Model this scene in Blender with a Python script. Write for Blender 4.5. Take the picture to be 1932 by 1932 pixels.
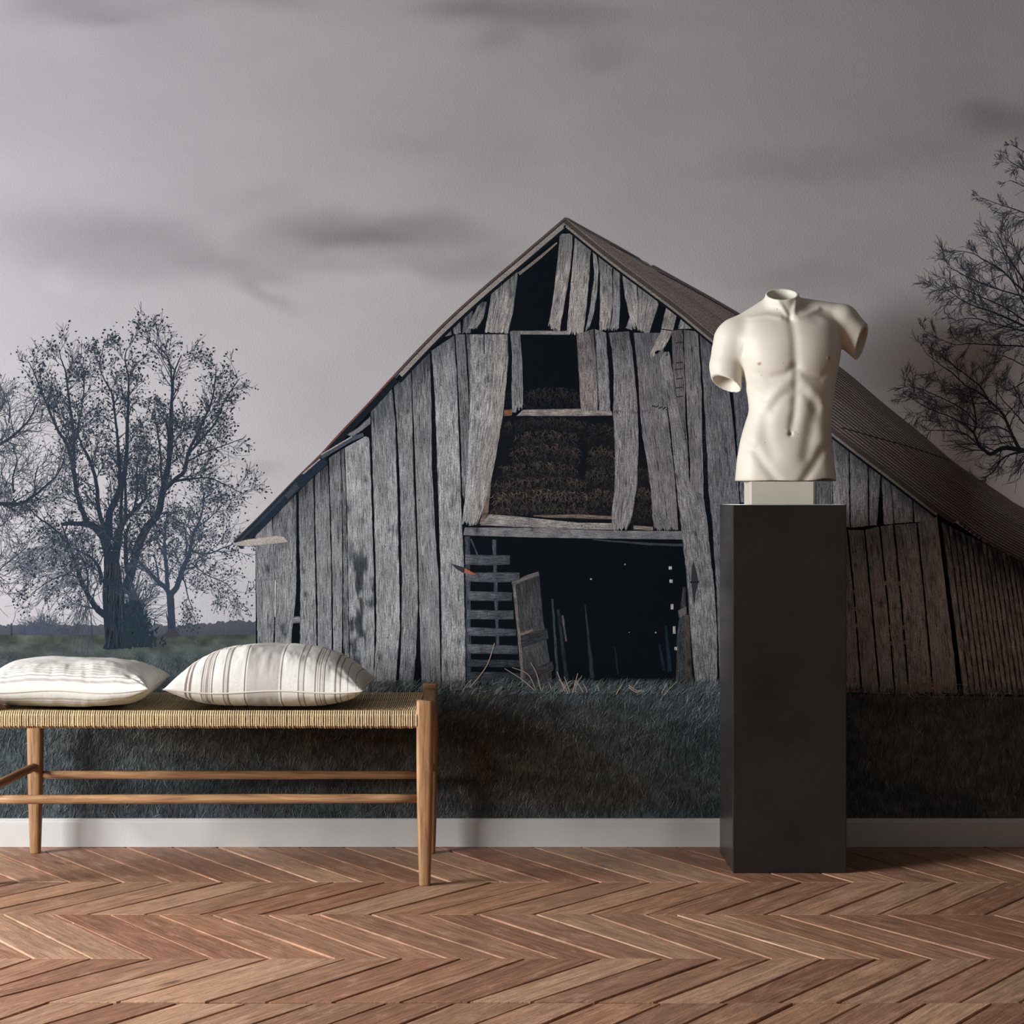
import bpy, bmesh, math, random
import numpy as np

# ------------------------------------------------------------------ clear
for o in list(bpy.data.objects):
    bpy.data.objects.remove(o, do_unlink=True)
SC = bpy.context.scene
COL = SC.collection

# ------------------------------------------------------------------ camera
F_PX, CX, CY, H = 3754.0, 925.0, 935.0, 0.9966     # focal length and principal point in pixels, eye height
D_WALL = 5.66
cam = bpy.data.cameras.new('camera')
cam.sensor_width = 36.0
cam.lens = F_PX / 1932 * 36.0
cam.shift_x = (966 - CX) / 1932
cam.shift_y = -(966 - CY) / 1932
cam.clip_start = 0.05
camo = bpy.data.objects.new('camera', cam)
camo.location = (0, 0, H)
camo.rotation_euler = (math.pi / 2, 0, 0)
COL.objects.link(camo)
SC.camera = camo

# ------------------------------------------------------------------ light
w = bpy.data.worlds.new('world'); SC.world = w; w.use_nodes = True
w.node_tree.nodes['Background'].inputs[0].default_value = (0.62, 0.66, 0.72, 1)
w.node_tree.nodes['Background'].inputs[1].default_value = 0.35
WIN_Y0, WIN_Y1, WIN_Z0, WIN_Z1, X_LEFT, X_RIGHT, Y_FRONT, Z_CEIL = 1.65, 4.15, 0.70, 2.60, -4.2, 3.3, -1.6, 2.95
al = bpy.data.lights.new('window_daylight', 'AREA')
al.shape = 'RECTANGLE'; al.size = WIN_Z1 - WIN_Z0 - .1; al.size_y = WIN_Y1 - WIN_Y0 - .1
al.energy = 520
al.color = (0.965, 0.985, 1.0)
alo = bpy.data.objects.new('window_daylight', al)
alo.location = (X_LEFT - .12, (WIN_Y0 + WIN_Y1) / 2, (WIN_Z0 + WIN_Z1) / 2)
alo.rotation_euler = (0, -math.pi / 2, 0)
COL.objects.link(alo)
SC.view_settings.view_transform = 'Standard'
SC.view_settings.look = 'None'
SC.view_settings.gamma = 1.0
SC.view_settings.use_curve_mapping = False
SC.view_settings.exposure = 0.0
SC.cycles.max_bounces = 5; SC.cycles.diffuse_bounces = 3; SC.cycles.glossy_bounces = 2
SC.cycles.caustics_reflective = False; SC.cycles.caustics_refractive = False; SC.cycles.adaptive_threshold = 0.02

# ------------------------------------------------------------------ helpers
rng = np.random.default_rng(7)
random.seed(7)

def lin(c):
    c = np.asarray(c, float) / 255.0
    return np.where(c <= 0.04045, c / 12.92, ((c + 0.055) / 1.055) ** 2.4)

def tag(o, label=None, cat=None, group=None, kind=None):
    if label: o['label'] = label
    if cat: o['category'] = cat
    if group: o['group'] = group
    if kind: o['kind'] = kind
    return o

def empty(name, loc=(0, 0, 0)):
    o = bpy.data.objects.new(name, None); o.location = loc; o.empty_display_size = .1
    COL.objects.link(o); return o

def link(name, me, mat=None, parent=None, loc=None):
    o = bpy.data.objects.new(name, me); COL.objects.link(o)
    if mat is not None:
        me.materials.clear(); me.materials.append(mat)
    if parent is not None:
        o.parent = parent
        p = parent; off = np.array(p.location)
        while p.parent is not None:
            p = p.parent; off = off + np.array(p.location)
        # geometry is written in world space: cancel the parents' placement
        o.location = tuple(-off)
    if loc is not None: o.location = loc
    return o

def mesh_from(name, verts, faces, smooth=False, cols=None, uvs=None):
    me = bpy.data.meshes.new(name)
    me.from_pydata(np.asarray(verts, float).tolist(), [], faces.tolist() if isinstance(faces, np.ndarray) else faces)
    if smooth:
        me.polygons.foreach_set('use_smooth', [True] * len(me.polygons))
    if cols is not None:
        a = me.color_attributes.new('Col', 'FLOAT_COLOR', 'POINT')
        c = np.ones((len(verts), 4), np.float32); c[:, :3] = np.asarray(cols)[:, :3]
        a.data.foreach_set('color', c.ravel())
    if uvs is not None:
        uv = me.uv_layers.new(name='UVMap')
        li = np.empty(len(me.loops), np.int32); me.loops.foreach_get('vertex_index', li)
        uv.data.foreach_set('uv', np.asarray(uvs, np.float32)[li].ravel())
    me.update()
    return me

def box_data(x0, x1, y0, y1, z0, z1, base=0):
    v = [(x0,y0,z0),(x1,y0,z0),(x1,y1,z0),(x0,y1,z0),(x0,y0,z1),(x1,y0,z1),(x1,y1,z1),(x0,y1,z1)]
    f = [(0,3,2,1),(4,5,6,7),(0,1,5,4),(1,2,6,5),(2,3,7,6),(3,0,4,7)]
    return v, [tuple(i + base for i in q) for q in f]

def boxes_mesh(name, boxes):
    V, Fc = [], []
    for b in boxes:
        v, f = box_data(*b, base=len(V)); V += v; Fc += f
    return mesh_from(name, V, Fc)

def bevel(me, width, seg=2):
    bm = bmesh.new(); bm.from_mesh(me)
    bmesh.ops.bevel(bm, geom=bm.edges[:], offset=width, segments=seg, profile=.5, affect='EDGES')
    bm.to_mesh(me); bm.free(); return me

def sweep(pts, rad, sides=8, cap=True, base=0, up=(0, 0, 1)):
    """tube along 3-D points, rad scalar or per point"""
    P = np.asarray(pts, float); n = len(P)
    R = np.full(n, rad, float) if np.isscalar(rad) else np.asarray(rad, float)
    T = np.gradient(P, axis=0); T /= np.linalg.norm(T, axis=1)[:, None] + 1e-12
    U = np.asarray(up, float)
    V, Fc = [], []
    for i in range(n):
        a = np.cross(T[i], U)
        if np.linalg.norm(a) < 1e-4: a = np.cross(T[i], (0, 1, 0.01))
        a /= np.linalg.norm(a); b = np.cross(a, T[i])
        for k in range(sides):
            t = 2 * math.pi * k / sides
            V.append(P[i] + R[i] * (math.cos(t) * a + math.sin(t) * b))
    for i in range(n - 1):
        for k in range(sides):
            k2 = (k + 1) % sides
            Fc.append((base + i*sides + k, base + i*sides + k2, base + (i+1)*sides + k2, base + (i+1)*sides + k))
    if cap:
        Fc.append(tuple(base + k for k in range(sides))[::-1])
        Fc.append(tuple(base + (n-1)*sides + k for k in range(sides)))
    return V, Fc

def _hash(ix, iy, seed):
    seed = int(seed * 131)
    h = (ix.astype(np.int64) * 374761393 + iy.astype(np.int64) * 668265263 + seed * 1442695041) & 0xffffffff
    h = ((h ^ (h >> 13)) * 1274126177) & 0xffffffff
    h = (h ^ (h >> 16)) & 0xffff
    return h / 65535.0

def vnoise(x, y, seed=0):
    x = np.asarray(x, float); y = np.asarray(y, float)
    ix = np.floor(x); iy = np.floor(y); fx = x - ix; fy = y - iy
    fx = fx*fx*(3-2*fx); fy = fy*fy*(3-2*fy)
    ix = ix.astype(np.int64); iy = iy.astype(np.int64)
    a = _hash(ix, iy, seed); b = _hash(ix+1, iy, seed); c = _hash(ix, iy+1, seed); d = _hash(ix+1, iy+1, seed)
    return (a*(1-fx) + b*fx)*(1-fy) + (c*(1-fx) + d*fx)*fy

def fbm(x, y, seed=0, octv=4, gain=.5):
    s = 0; amp = 1; tot = 0
    for k in range(octv):
        s = s + amp * vnoise(np.asarray(x)*2**k, np.asarray(y)*2**k, seed + 17*k); tot += amp; amp *= gain
    return s / tot

def floor_pt(px, py, z=0.0):
    d = F_PX * (H - z) / (py - CY)
    return ((px - CX) * d / F_PX, d)

def at(px, py, d):
    return np.array([(px - CX) * d / F_PX, d, H - (py - CY) * d / F_PX])

# ------------------------------------------------------------------ materials
class NT:
    def __init__(s, name):
        s.m = bpy.data.materials.new(name); s.m.use_nodes = True
        s.n = s.m.node_tree.nodes; s.l = s.m.node_tree.links
        s.b = s.n['Principled BSDF']
    def new(s, t, **kw):
        nd = s.n.new(t)
        for k, v in kw.items():
            if k in nd.inputs.keys() if hasattr(nd.inputs, 'keys') else False: nd.inputs[k].default_value = v
            else: setattr(nd, k, v)
        return nd
    def lk(s, a, b): s.l.new(a, b)
    def coord(s, kind='Object', scale=(1, 1, 1)):
        t = s.new('ShaderNodeTexCoord'); m = s.new('ShaderNodeMapping')
        m.inputs['Scale'].default_value = scale
        s.lk(t.outputs[kind], m.inputs['Vector']); return m.outputs['Vector']
    def noise(s, vec, scale, detail=4, rough=.55, dist=0):
        nd = s.new('ShaderNodeTexNoise'); s.lk(vec, nd.inputs['Vector'])
        nd.inputs['Scale'].default_value = scale; nd.inputs['Detail'].default_value = detail
        nd.inputs['Roughness'].default_value = rough; nd.inputs['Distortion'].default_value = dist
        return nd.outputs['Fac']
    def math(s, op, a, b=None, clamp=False):
        nd = s.new('ShaderNodeMath'); nd.operation = op; nd.use_clamp = clamp
        for i, x in enumerate((a, b)):
            if x is None: continue
            if isinstance(x, (int, float)): nd.inputs[i].default_value = x
            else: s.lk(x, nd.inputs[i])
        return nd.outputs[0]
    def mrange(s, x, a, b, c, d, clamp=True):
        nd = s.new('ShaderNodeMapRange'); nd.clamp = clamp; s.lk(x, nd.inputs[0])
        for i, v in enumerate((a, b, c, d)): nd.inputs[i+1].default_value = v
        return nd.outputs[0]
    def mulcol(s, col, fac):
        nd = s.new('ShaderNodeVectorMath'); nd.operation = 'SCALE'
        s.lk(col, nd.inputs[0]) if not isinstance(col, tuple) else setattr(nd.inputs[0], 'default_value', col[:3])
        s.lk(fac, nd.inputs['Scale']); return nd.outputs[0]
    def mix(s, fac, a, b):
        nd = s.new('ShaderNodeMix'); nd.data_type = 'RGBA'
        for sock, x in ((nd.inputs[0], fac), (nd.inputs[6], a), (nd.inputs[7], b)):
            if isinstance(x, (int, float)): sock.default_value = x
            elif isinstance(x, tuple): sock.default_value = (*x[:3], 1)
            else: s.lk(x, sock)
        return nd.outputs[2]
    def attr(s, name='Col'):
        nd = s.new('ShaderNodeAttribute'); nd.attribute_name = name; return nd.outputs['Color']
    def bump(s, h, strength, dist):
        nd = s.new('ShaderNodeBump'); nd.inputs['Strength'].default_value = strength
        nd.inputs['Distance'].default_value = dist; s.lk(h, nd.inputs['Height'])
        s.lk(nd.outputs[0], s.b.inputs['Normal'])
    def done(s, col, rough=.6, spec=.5):
        if isinstance(col, tuple): s.b.inputs['Base Color'].default_value = (*col[:3], 1)
        else: s.lk(col, s.b.inputs['Base Color'])
        if isinstance(rough, (int, float)): s.b.inputs['Roughness'].default_value = rough
        else: s.lk(rough, s.b.inputs['Roughness'])
        s.b.inputs['Specular IOR Level'].default_value = spec
        return s.m

def L3(r, g, b): return tuple(float(x) for x in lin((r, g, b)))

def mat_plain(name, rgb, rough=.7, spec=.3, var=.08, scale=6, bump=0):
    t = NT(name); v = t.coord('Object'); n = t.noise(v, scale, 5)
    if bump: t.bump(t.noise(v, 180, 3), bump, .002)
    return t.done(t.mulcol(L3(*rgb), t.mrange(n, .25, .75, 1 - var, 1 + var)), rough, spec)

def mat_print(name, wood=False, streak=(.55, .05), k=2.0, rough=.9):
    """mural paper: printed colour from the drawing, paper relief as bump"""
    t = NT(name); c = t.attr(); vo = t.coord('Object')
    if wood:
        u1 = t.coord('UV', (streak[0], streak[1], 1)); n1 = t.noise(u1, 1.0, 5, .62, .3)
        u2 = t.coord('UV', (.55, .3, 1)); n2 = t.noise(u2, 1.0, 3, .6)
        a = t.mrange(n1, .3, .72, 1 - .36*k, 1 + .30*k); b = t.mrange(n2, .28, .72, .5, 1.45)
        c = t.mulcol(c, t.math('MULTIPLY', a, b))
    n = t.noise(vo, 170, 3, .6)
    t.bump(n, .22, .004)
    return t.done(c, rough, .06)

M = {}
M['plaster_wall'] = mat_plain('painted_plaster', (104, 102, 100), .8, .2, .03, 3)
M['ceiling'] = mat_plain('ceiling_paint', (120, 118, 116), .9, .1, .02, 3)
M['baseboard'] = mat_plain('baseboard_paint', (206, 205, 203), .45, .4, .04, 9, .25)
M['frame'] = mat_plain('window_paint', (216, 214, 208), .5, .4, .04, 8)
# ------------------------------------------------------------------ room shell
def struct(name, me, mat): return tag(link(name, me, mat), kind='structure')

struct('wall_back', boxes_mesh('wall_back', [(X_LEFT, X_RIGHT, D_WALL, D_WALL + .15, 0, Z_CEIL)]), M['plaster_wall'])
struct('wall_left', boxes_mesh('wall_left', [
    (X_LEFT - .2, X_LEFT, Y_FRONT, WIN_Y0, 0, Z_CEIL), (X_LEFT - .2, X_LEFT, WIN_Y1, D_WALL + .15, 0, Z_CEIL),
    (X_LEFT - .2, X_LEFT, WIN_Y0, WIN_Y1, 0, WIN_Z0), (X_LEFT - .2, X_LEFT, WIN_Y0, WIN_Y1, WIN_Z1, Z_CEIL)]), M['plaster_wall'])
struct('wall_right', boxes_mesh('wall_right', [(X_RIGHT, X_RIGHT + .15, Y_FRONT, D_WALL + .15, 0, Z_CEIL)]), M['plaster_wall'])
struct('wall_front', boxes_mesh('wall_front', [(X_LEFT - .2, X_RIGHT + .15, Y_FRONT - .15, Y_FRONT, 0, Z_CEIL)]), M['plaster_wall'])
struct('ceiling', boxes_mesh('ceiling', [(X_LEFT - .2, X_RIGHT + .15, Y_FRONT - .15, D_WALL + .15, Z_CEIL, Z_CEIL + .1)]), M['ceiling'])
ym = (WIN_Y0 + WIN_Y1) / 2
struct('window_1', boxes_mesh('window_1', [
    (X_LEFT - .10, X_LEFT - .02, WIN_Y0, WIN_Y0 + .05, WIN_Z0, WIN_Z1), (X_LEFT - .10, X_LEFT - .02, WIN_Y1 - .05, WIN_Y1, WIN_Z0, WIN_Z1),
    (X_LEFT - .10, X_LEFT - .02, WIN_Y0, WIN_Y1, WIN_Z0, WIN_Z0 + .05), (X_LEFT - .10, X_LEFT - .02, WIN_Y0, WIN_Y1, WIN_Z1 - .05, WIN_Z1),
    (X_LEFT - .08, X_LEFT - .04, ym - .025, ym + .025, WIN_Z0, WIN_Z1)]), M['frame'])

# baseboard with a small stepped lip on top
def extrude_profile(name, prof, x0, x1):
    n = len(prof); V = [(x0, y, z) for y, z in prof] + [(x1, y, z) for y, z in prof]
    Fc = [(i, (i+1) % n, n + (i+1) % n, n + i) for i in range(n)] + [tuple(range(n))[::-1], tuple(range(n, 2*n))]
    return mesh_from(name, V, Fc)
BZ = H - (1545 - CY) * (D_WALL - .016) / F_PX
bb = extrude_profile('baseboard_back', [(D_WALL, 0.0), (D_WALL - .017, 0.0), (D_WALL - .017, BZ - .010), (D_WALL - .0145, BZ - .0075),
                                   (D_WALL - .0145, BZ - .003), (D_WALL - .011, BZ), (D_WALL, BZ)], X_LEFT, X_RIGHT)
struct('baseboard_back', bb, M['baseboard'])

# ------------------------------------------------------------------ floor
def mat_floor():
    t = NT('worn_oak_plank'); c = t.attr()
    u1 = t.coord('UV', (5, 110, 1)); n1 = t.noise(u1, 1.0, 6, .62, .5)
    u2 = t.coord('UV', (9, 34, 1)); n2 = t.noise(u2, 1.0, 4, .6, .8)
    u3 = t.coord('UV', (60, 240, 1)); n3 = t.noise(u3, 1.0, 3, .6)
    f = t.math('MULTIPLY', t.mrange(n1, .3, .7, .66, 1.26), t.mrange(n2, .3, .7, .76, 1.18))
    f = t.math('MULTIPLY', f, t.mrange(n3, .3, .7, .88, 1.10))
    col = t.mulcol(c, f)
    worn = t.mrange(n2, .56, .76, 0, .5)
    col = t.mix(worn, col, L3(196, 166, 146))
    # knots and stains
    uk = t.coord('UV', (4.5, 13, 1)); nk = t.noise(uk, 1.0, 2, .5, .4)
    col = t.mix(t.mrange(nk, .68, .80, 0, .7), col, L3(70, 44, 34))
    nf = t.noise(t.coord('UV', (90, 150, 1)), 1.0, 2, .5); col = t.mix(t.mrange(nf, .70, .76, 0, .6), col, L3(206, 188, 174))
    npz = t.noise(t.coord('UV', (38, 300, 1)), 1.0, 2, .5); col = t.mix(t.mrange(npz, .66, .74, 0, .65), col, L3(64, 42, 32))
    h = t.math('ADD', t.math('MULTIPLY', n1, .6), t.math('MULTIPLY', n3, .5))
    t.bump(h, .5, .003)
    return t.done(col, t.mrange(n1, .3, .7, .46, .64), .38)
M['plank'] = mat_floor()
M['subfloor'] = mat_plain('dark_subfloor', (34, 24, 19), .9, .1, .2, 20)

floor = struct('floor', boxes_mesh('floor', [(X_LEFT - .2, X_RIGHT + .15, Y_FRONT - .15, D_WALL + .15, -.06, -.011)]), M['subfloor'])

ROWS = [  # photo rows of the chevron parquet: y far, y near, joints as (x far, x near)
 (1597.2, 1664, [(b - (158 + 78*min(max(b/1500, 0), 1)), b) for b in
    (-155,-62,36,130,232,323,415,508,597,682,762,850,949,1035,1132,1226,1322,1414,1511,1608,1708,1805,1899,1996,2092)]),
 (1664, 1725, [(-55,-345),(36,-245),(130,-150),(232,-50),(321,61),(423,167),(516,275),(632,379),(728,490),(812,585),(929,696),(1033,794),(1132,896),(1226,1007),(1320,1108),
    (1414,1222),(1511,1334),(1607,1444),(1706,1550),(1803,1658),(1899,1759),(1994,1860),(2090,1962)]),
 (1725, 1808, [(-300,-165),(-200,-50),(-98,61),(4,171),(101,284),(206,400),(297,509),(398,627),(504,728),(601,842),(698,949),(807,1050),(903,1157),(1010,1266),(1113,1357),(1212,1453),(1274,1552),
    (1364,1656),(1468,1757),(1562,1868),(1672,1980),(1766,2088),(1873,2200)]),
 (1808, 1891, [(-50,-300),(61,-187),(171,-110),(284,-41),(396,89),(506,222),(655,391),(761,502),(872,629),(993,758),(1135,884),(1251,1004),(1355,1125),(1453,1237),(1552,1361),
    (1655,1472),(1757,1583),(1865,1696),(1966,1813),(2072,1926),(2180,2045)]),
]
r4 = [(-150,-262),(-30,-142),(89,-28),(219,82),(338,208),(465,341),(594,475),(732,618),(859,756),(1002,893),(1122,1024),(1250,1161),(1374,1289),(1499,1415),(1626,1550),(1749,1680),(1872,1805),(1996,1930),(2120,2060)]
ROWS.append((1891, 1975, [(a, a + (b - a) * 84/41) for a, b in r4]))

PLANK_BASE = [L3(164,122,95), L3(172,130,102), L3(156,114,90), L3(178,138,110), L3(150,106,82), L3(162,118,90)]
nplank = 0
def wobble(p, q, n, amp, seed):
    p = np.array(p); q = np.array(q); d = q - p; nrm = np.array([-d[1], d[0]]); nrm /= np.linalg.norm(nrm) + 1e-9
    out = []
    for i in range(n + 1):
        t = i / n
        a = 0 if i in (0, n) else amp * (fbm(t*3.1 + seed*7.3, seed*1.7, 5, 2) - .5) * 2
        out.append(p + d*t + nrm*a)
    return out
def add_plank(far_l, far_r, near_l, near_r, idx, seam=(0, 0)):
    """corner points on the floor (x, y); chevron plank with slanted sides"""
    global nplank
    gap_s = .0022 + .0020 * random.random(); gap_e = .0008
    fl, fr, nl, nr = map(np.array, (far_l, far_r, near_l, near_r))
    ux = np.array([1.0, 0])
    side = nl - fl; L = np.linalg.norm(side); sn = abs(side[1]) / L
    off = gap_s / max(sn, .2)
    g0, g1 = gap_e + seam[0], gap_e + seam[1]
    fl = fl + ux*off + (0, -g0); nl = nl + ux*off + (0, g1)
    fr = fr - ux*off + (0, -g0); nr = nr - ux*off + (0, g1)
    s = random.random() * 100
    A = wobble(fl, nl, 4, .0016, s); B = wobble(nl, nr, 1, 0, s); C = wobble(nr, fr, 4, .0016, s + 3); Dd = wobble(fr, fl, 1, 0, s)
    loop = A[:-1] + B[:-1] + C[:-1] + Dd[:-1]
    loop = np.array(loop); n = len(loop)
    area = .5 * np.sum(loop[:,0]*np.roll(loop[:,1],-1) - np.roll(loop[:,0],-1)*loop[:,1])
    if area < 0: loop = loop[::-1]
    nx = np.roll(loop, -1, 0) - np.roll(loop, 1, 0); nx /= np.linalg.norm(nx, axis=1)[:, None]
    inward = np.stack([-nx[:,1], nx[:,0]], 1)
    zt = random.uniform(-.0012, .0002)
    tilt = np.array([random.uniform(-1, 1), random.uniform(-1, 1)]) * .0022
    cen = loop.mean(0)
    def ring(ins, z): 
        p = loop + inward*ins
        return [(x, y, z + zt + tilt @ (np.array([x, y]) - cen)) for x, y in p]
    V = ring(.0020, 0) + ring(.0008, -.0006) + ring(0, -.0022) + [(x, y, -.0115) for x, y in loop]
    Fc = [tuple(range(n))]
    for r in range(3):
        for i in range(n):
            j = (i + 1) % n
            Fc.append((r*n + i, (r+1)*n + i, (r+1)*n + j, r*n + j))
    dirv = side / L; perp = np.array([-dirv[1], dirv[0]])
    o = np.array([random.random()*30, random.random()*30])
    uv = [np.array([np.dot(np.array(v[:2]) - cen, dirv), np.dot(np.array(v[:2]) - cen, perp)]) + o for v in V]
    b = np.array(random.choice(PLANK_BASE)) * random.uniform(.95, 1.22)
    me = mesh_from('floor_plank', V, Fc, cols=np.tile(b, (len(V), 1)), uvs=uv)
    ob = link('floor_plank', me, M['plank'], floor)
    nplank += 1
for ri, (y0, y1, js) in enumerate(ROWS):
    P0 = [floor_pt(a, y0) for a, b in js]; P1 = [floor_pt(b, y1) for a, b in js]
    for i in range(len(js) - 1):
        add_plank(P0[i], P0[i+1], P1[i], P1[i+1], i, (.0035 if ri == 4 else 0, random.choice((0, .003)) if ri == 3 else 0))
    if ri == 0: FIRST_ROW = (P0, P1)
# the same parquet goes on past the picture: extra rows towards the camera and columns to both sides
def extra_planks():
    for ri, (y0, y1, js) in enumerate(ROWS):
        P0 = [floor_pt(a, y0) for a, b in js]; P1 = [floor_pt(b, y1) for a, b in js]
        st = (P0[-1][0] - P0[0][0]) / (len(P0) - 1)
        for s, i0 in ((1, -1), (-1, 0)):
            a = np.array(P0[i0]); b = np.array(P1[i0])
            for k in range(6):
                e = np.array([st * s, 0])
                if s > 0: add_plank(a, a + e, b, b + e, k)
                else: add_plank(a + e, a, b + e, b, k)
                a = a + e; b = b + e
    d = floor_pt(0, 1975)[1]; st = .16; w = .34
    for r in range(3):
        sgn = 1 if r % 2 == 0 else -1
        for k in range(-9, 10):
            x = k * st
            a = np.array((x, d)); b = np.array((x + sgn * .30, d - w)); e = np.array((st, 0))
            add_plank(a, a + e, b, b + e, k)
        d -= w
extra_planks()
# far from the picture the parquet is a plain boarded surface
d_near = floor_pt(0, 1975)[1] - 3 * .34
boxes = [(X_LEFT, X_RIGHT, Y_FRONT, d_near - .002, -.0108, -.001)]
me = boxes_mesh('floor_boards', boxes)
a = me.color_attributes.new('Col', 'FLOAT_COLOR', 'POINT'); a.data.foreach_set('color', [*PLANK_BASE[0], 1.0] * len(me.vertices))
me.uv_layers.new(name='UVMap')
tag(link('floor_boards', me, M['plank'], floor), kind='stuff')

# ------------------------------------------------------------------ plinth
def mat_plinth():
    t = NT('dark_concrete'); v = t.coord('Object')
    n1 = t.noise(v, 5, 5, .6); n2 = t.noise(v, 120, 3, .6)
    f = t.math('MULTIPLY', t.mrange(n1, .3, .7, .75, 1.3), t.mrange(n2, .3, .7, .85, 1.15))
    col = t.mulcol(L3(31, 29, 27), f)
    t.b.inputs['Sheen Weight'].default_value = .9; t.b.inputs['Sheen Roughness'].default_value = .12
    t.bump(n2, .12, .001)
    return t.done(col, t.mrange(n1, .3, .7, .24, .34), .6)
M['plinth'] = mat_plinth()
PX0, PX1 = (1382.5 - CX) * 5.25 / F_PX, (1597.5 - CX) * 5.25 / F_PX
PZ = H - (952.3 - CY) * 5.25 / F_PX
PY0, PY1 = 5.25, 5.548
plinth = link('display_plinth', bevel(boxes_mesh('display_plinth', [(PX0, PX1, PY0, PY1, .0005, PZ)]), .0022), M['plinth'])
tag(plinth, 'tall charcoal black square plinth standing on the parquet before the mural', 'plinth')
# ------------------------------------------------------------------ the photographic wall mural (a flat print covering the wall)
KP = 1.0           # strength of the print
SW = D_WALL / F_PX
mural = empty('wall_mural', (0, D_WALL - .0005, BZ))
tag(mural, 'wall-sized photographic mural of a weathered barn in a field under a grey sky', 'mural')
M['print'] = mat_print('mural_paper')
M['print_wood'] = mat_print('mural_paper_boards', True, (.50, .045), 2.1)
M['print_roof'] = mat_print('mural_paper_roof', True, (.04, .4), .35)

class Print:
    """collects flat printed shapes given in photo pixels on the wall plane"""
    def __init__(s, jit=0.0): s.jit = jit; s.V = []; s.L = []; s.C = []; s.U = []; s.F = []; s.n = 0
    def add(s, xy, faces, cols, layer, uv=None):
        xy = np.asarray(xy, float); n = len(xy)
        cols = np.asarray(cols, float)
        if cols.ndim == 1: cols = np.tile(cols, (n, 1))
        s.V.append(xy); s.L.append(np.full(n, layer + random.random()*s.jit, float)); s.C.append(cols)
        s.U.append(xy if uv is None else np.asarray(uv, float))
        s.F += [tuple(int(i) + s.n for i in f) for f in faces]; s.n += n
    def poly(s, pts, rgb, layer): s.add(pts, [tuple(range(len(pts)))], lin(rgb), layer)
    def build(s, name, mat, parent, label=None):
        V = np.concatenate(s.V); Lr = np.concatenate(s.L); C = np.concatenate(s.C) * KP; U = np.concatenate(s.U)
        W = np.stack([(V[:,0]-CX)*SW, D_WALL - .0006 - Lr*4e-5, H - (V[:,1]-CY)*SW], 1)
        W[:,2] = np.clip(W[:,2], BZ - .02, Z_CEIL - .001); W[:,0] = np.clip(W[:,0], X_LEFT + .001, X_RIGHT - .001)
        me = mesh_from(name, W, s.F, False, cols=np.clip(C, .0008, 1), uvs=U)
        # all faces look at the room
        me.update()
        bm = bmesh.new(); bm.from_mesh(me)
        flip = [f for f in bm.faces if f.normal.y > 0]
        bmesh.ops.reverse_faces(bm, faces=flip)
        bm.to_mesh(me); bm.free()
        o = link(name, me, mat, parent)
        if label: o['label'] = label
        return o

def grid(x0, x1, y0, y1, st):
    xs = np.arange(x0, x1 + st*.5, st); ys = np.arange(y0, y1 + st*.5, st)
    X, Y = np.meshgrid(xs, ys, indexing='ij'); n, m = X.shape
    I = np.arange(n*m).reshape(n, m)
    q = np.stack([I[:-1,:-1], I[1:,:-1], I[1:,1:], I[:-1,1:]], -1).reshape(-1, 4)
    return X.ravel(), Y.ravel(), q

# ---- sky
def sky_color(x, y):
    t = np.clip((y + 330)/1530, 0, 1)
    wob = (fbm(x/150, y/80, 3, 4) - .5)
    base = 148 + 26*np.clip((y - 200)/800, 0, 1)
    d = np.zeros_like(x)
    def cloud(cx, cy, rx, ry, amp, sharp=1.0, rot=0):
        nonlocal d
        c, s = math.cos(rot), math.sin(rot)
        wx = x + 130*(fbm(x/170 + cx, y/90, 11, 4)-.5); wy = y + 60*(fbm(x/140, y/70 + cy, 12, 4)-.5)
        u = (wx-cx)*c + (wy-cy)*s; v = -(wx-cx)*s + (wy-cy)*c
        r2 = (u/rx)**2 + (v/ry)**2
        d += amp*np.exp(-r2**sharp)
    cloud(300, 470, 330, 62, -15, 1.6); cloud(120, 430, 200, 40, -7); cloud(430, 505, 120, 28, -9, 1.4, .25); cloud(500, 555, 55, 16, -15, 1.4, .45)
    cloud(720, 440, 210, 40, -27, 1.5, .05); cloud(660, 455, 110, 18, -12, 1.2); cloud(840, 500, 140, 30, -17, 1.4, .1); cloud(480, 385, 110, 26, -8); cloud(620, 500, 90, 18, -8, 1.3, .2)
    cloud(110, 525, 38, 20, 5, 1.5); cloud(450, 450, 60, 20, 9); cloud(680, 520, 120, 24, 6)
    cloud(150, 10, 160, 32, -15, 1.4); cloud(230, 35, 60, 16, -8); cloud(480, 5, 110, 24, -12, 1.3)
    cloud(1030, 30, 170, 40, -20, 1.4); cloud(960, 70, 45, 30, -13, 1.2); cloud(1110, 108, 60, 22, -11, 1.3); cloud(860, 10, 110, 20, -12)
    cloud(1880, 235, 90, 36, -22, 1.4); cloud(1560, 300, 170, 30, -8, 1.3); cloud(1420, 325, 120, 22, -8); cloud(1500, 525, 130, 20, -9, 1.5); cloud(1750, 290, 160, 26, -7)
    cloud(500, 882, 55, 9, -10, 1.3, .18); cloud(1250, 560, 200, 40, 5); cloud(960, 300, 160, 60, -5); cloud(770, 270, 120, 26, -5)
    cloud(1200, -160, 420, 70, -16); cloud(300, -200, 420, 60, -10)
    L = base + d + wob*9
    warm = np.clip((x - 500)/1100, 0, 1)
    c = np.stack([L + .5*warm, L - 2.5 - 1.5*warm, L + 2 - 6*warm], -1)
    return c
pr = Print()
X, Y, q = grid(-1870, 3110, -340, 1240, 9)
pr.add(np.stack([X, Y], 1), q, lin(sky_color(X, Y)), 0)
pr.build('printed_sky', M['print'], mural, 'overcast grey sky of the mural')

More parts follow.
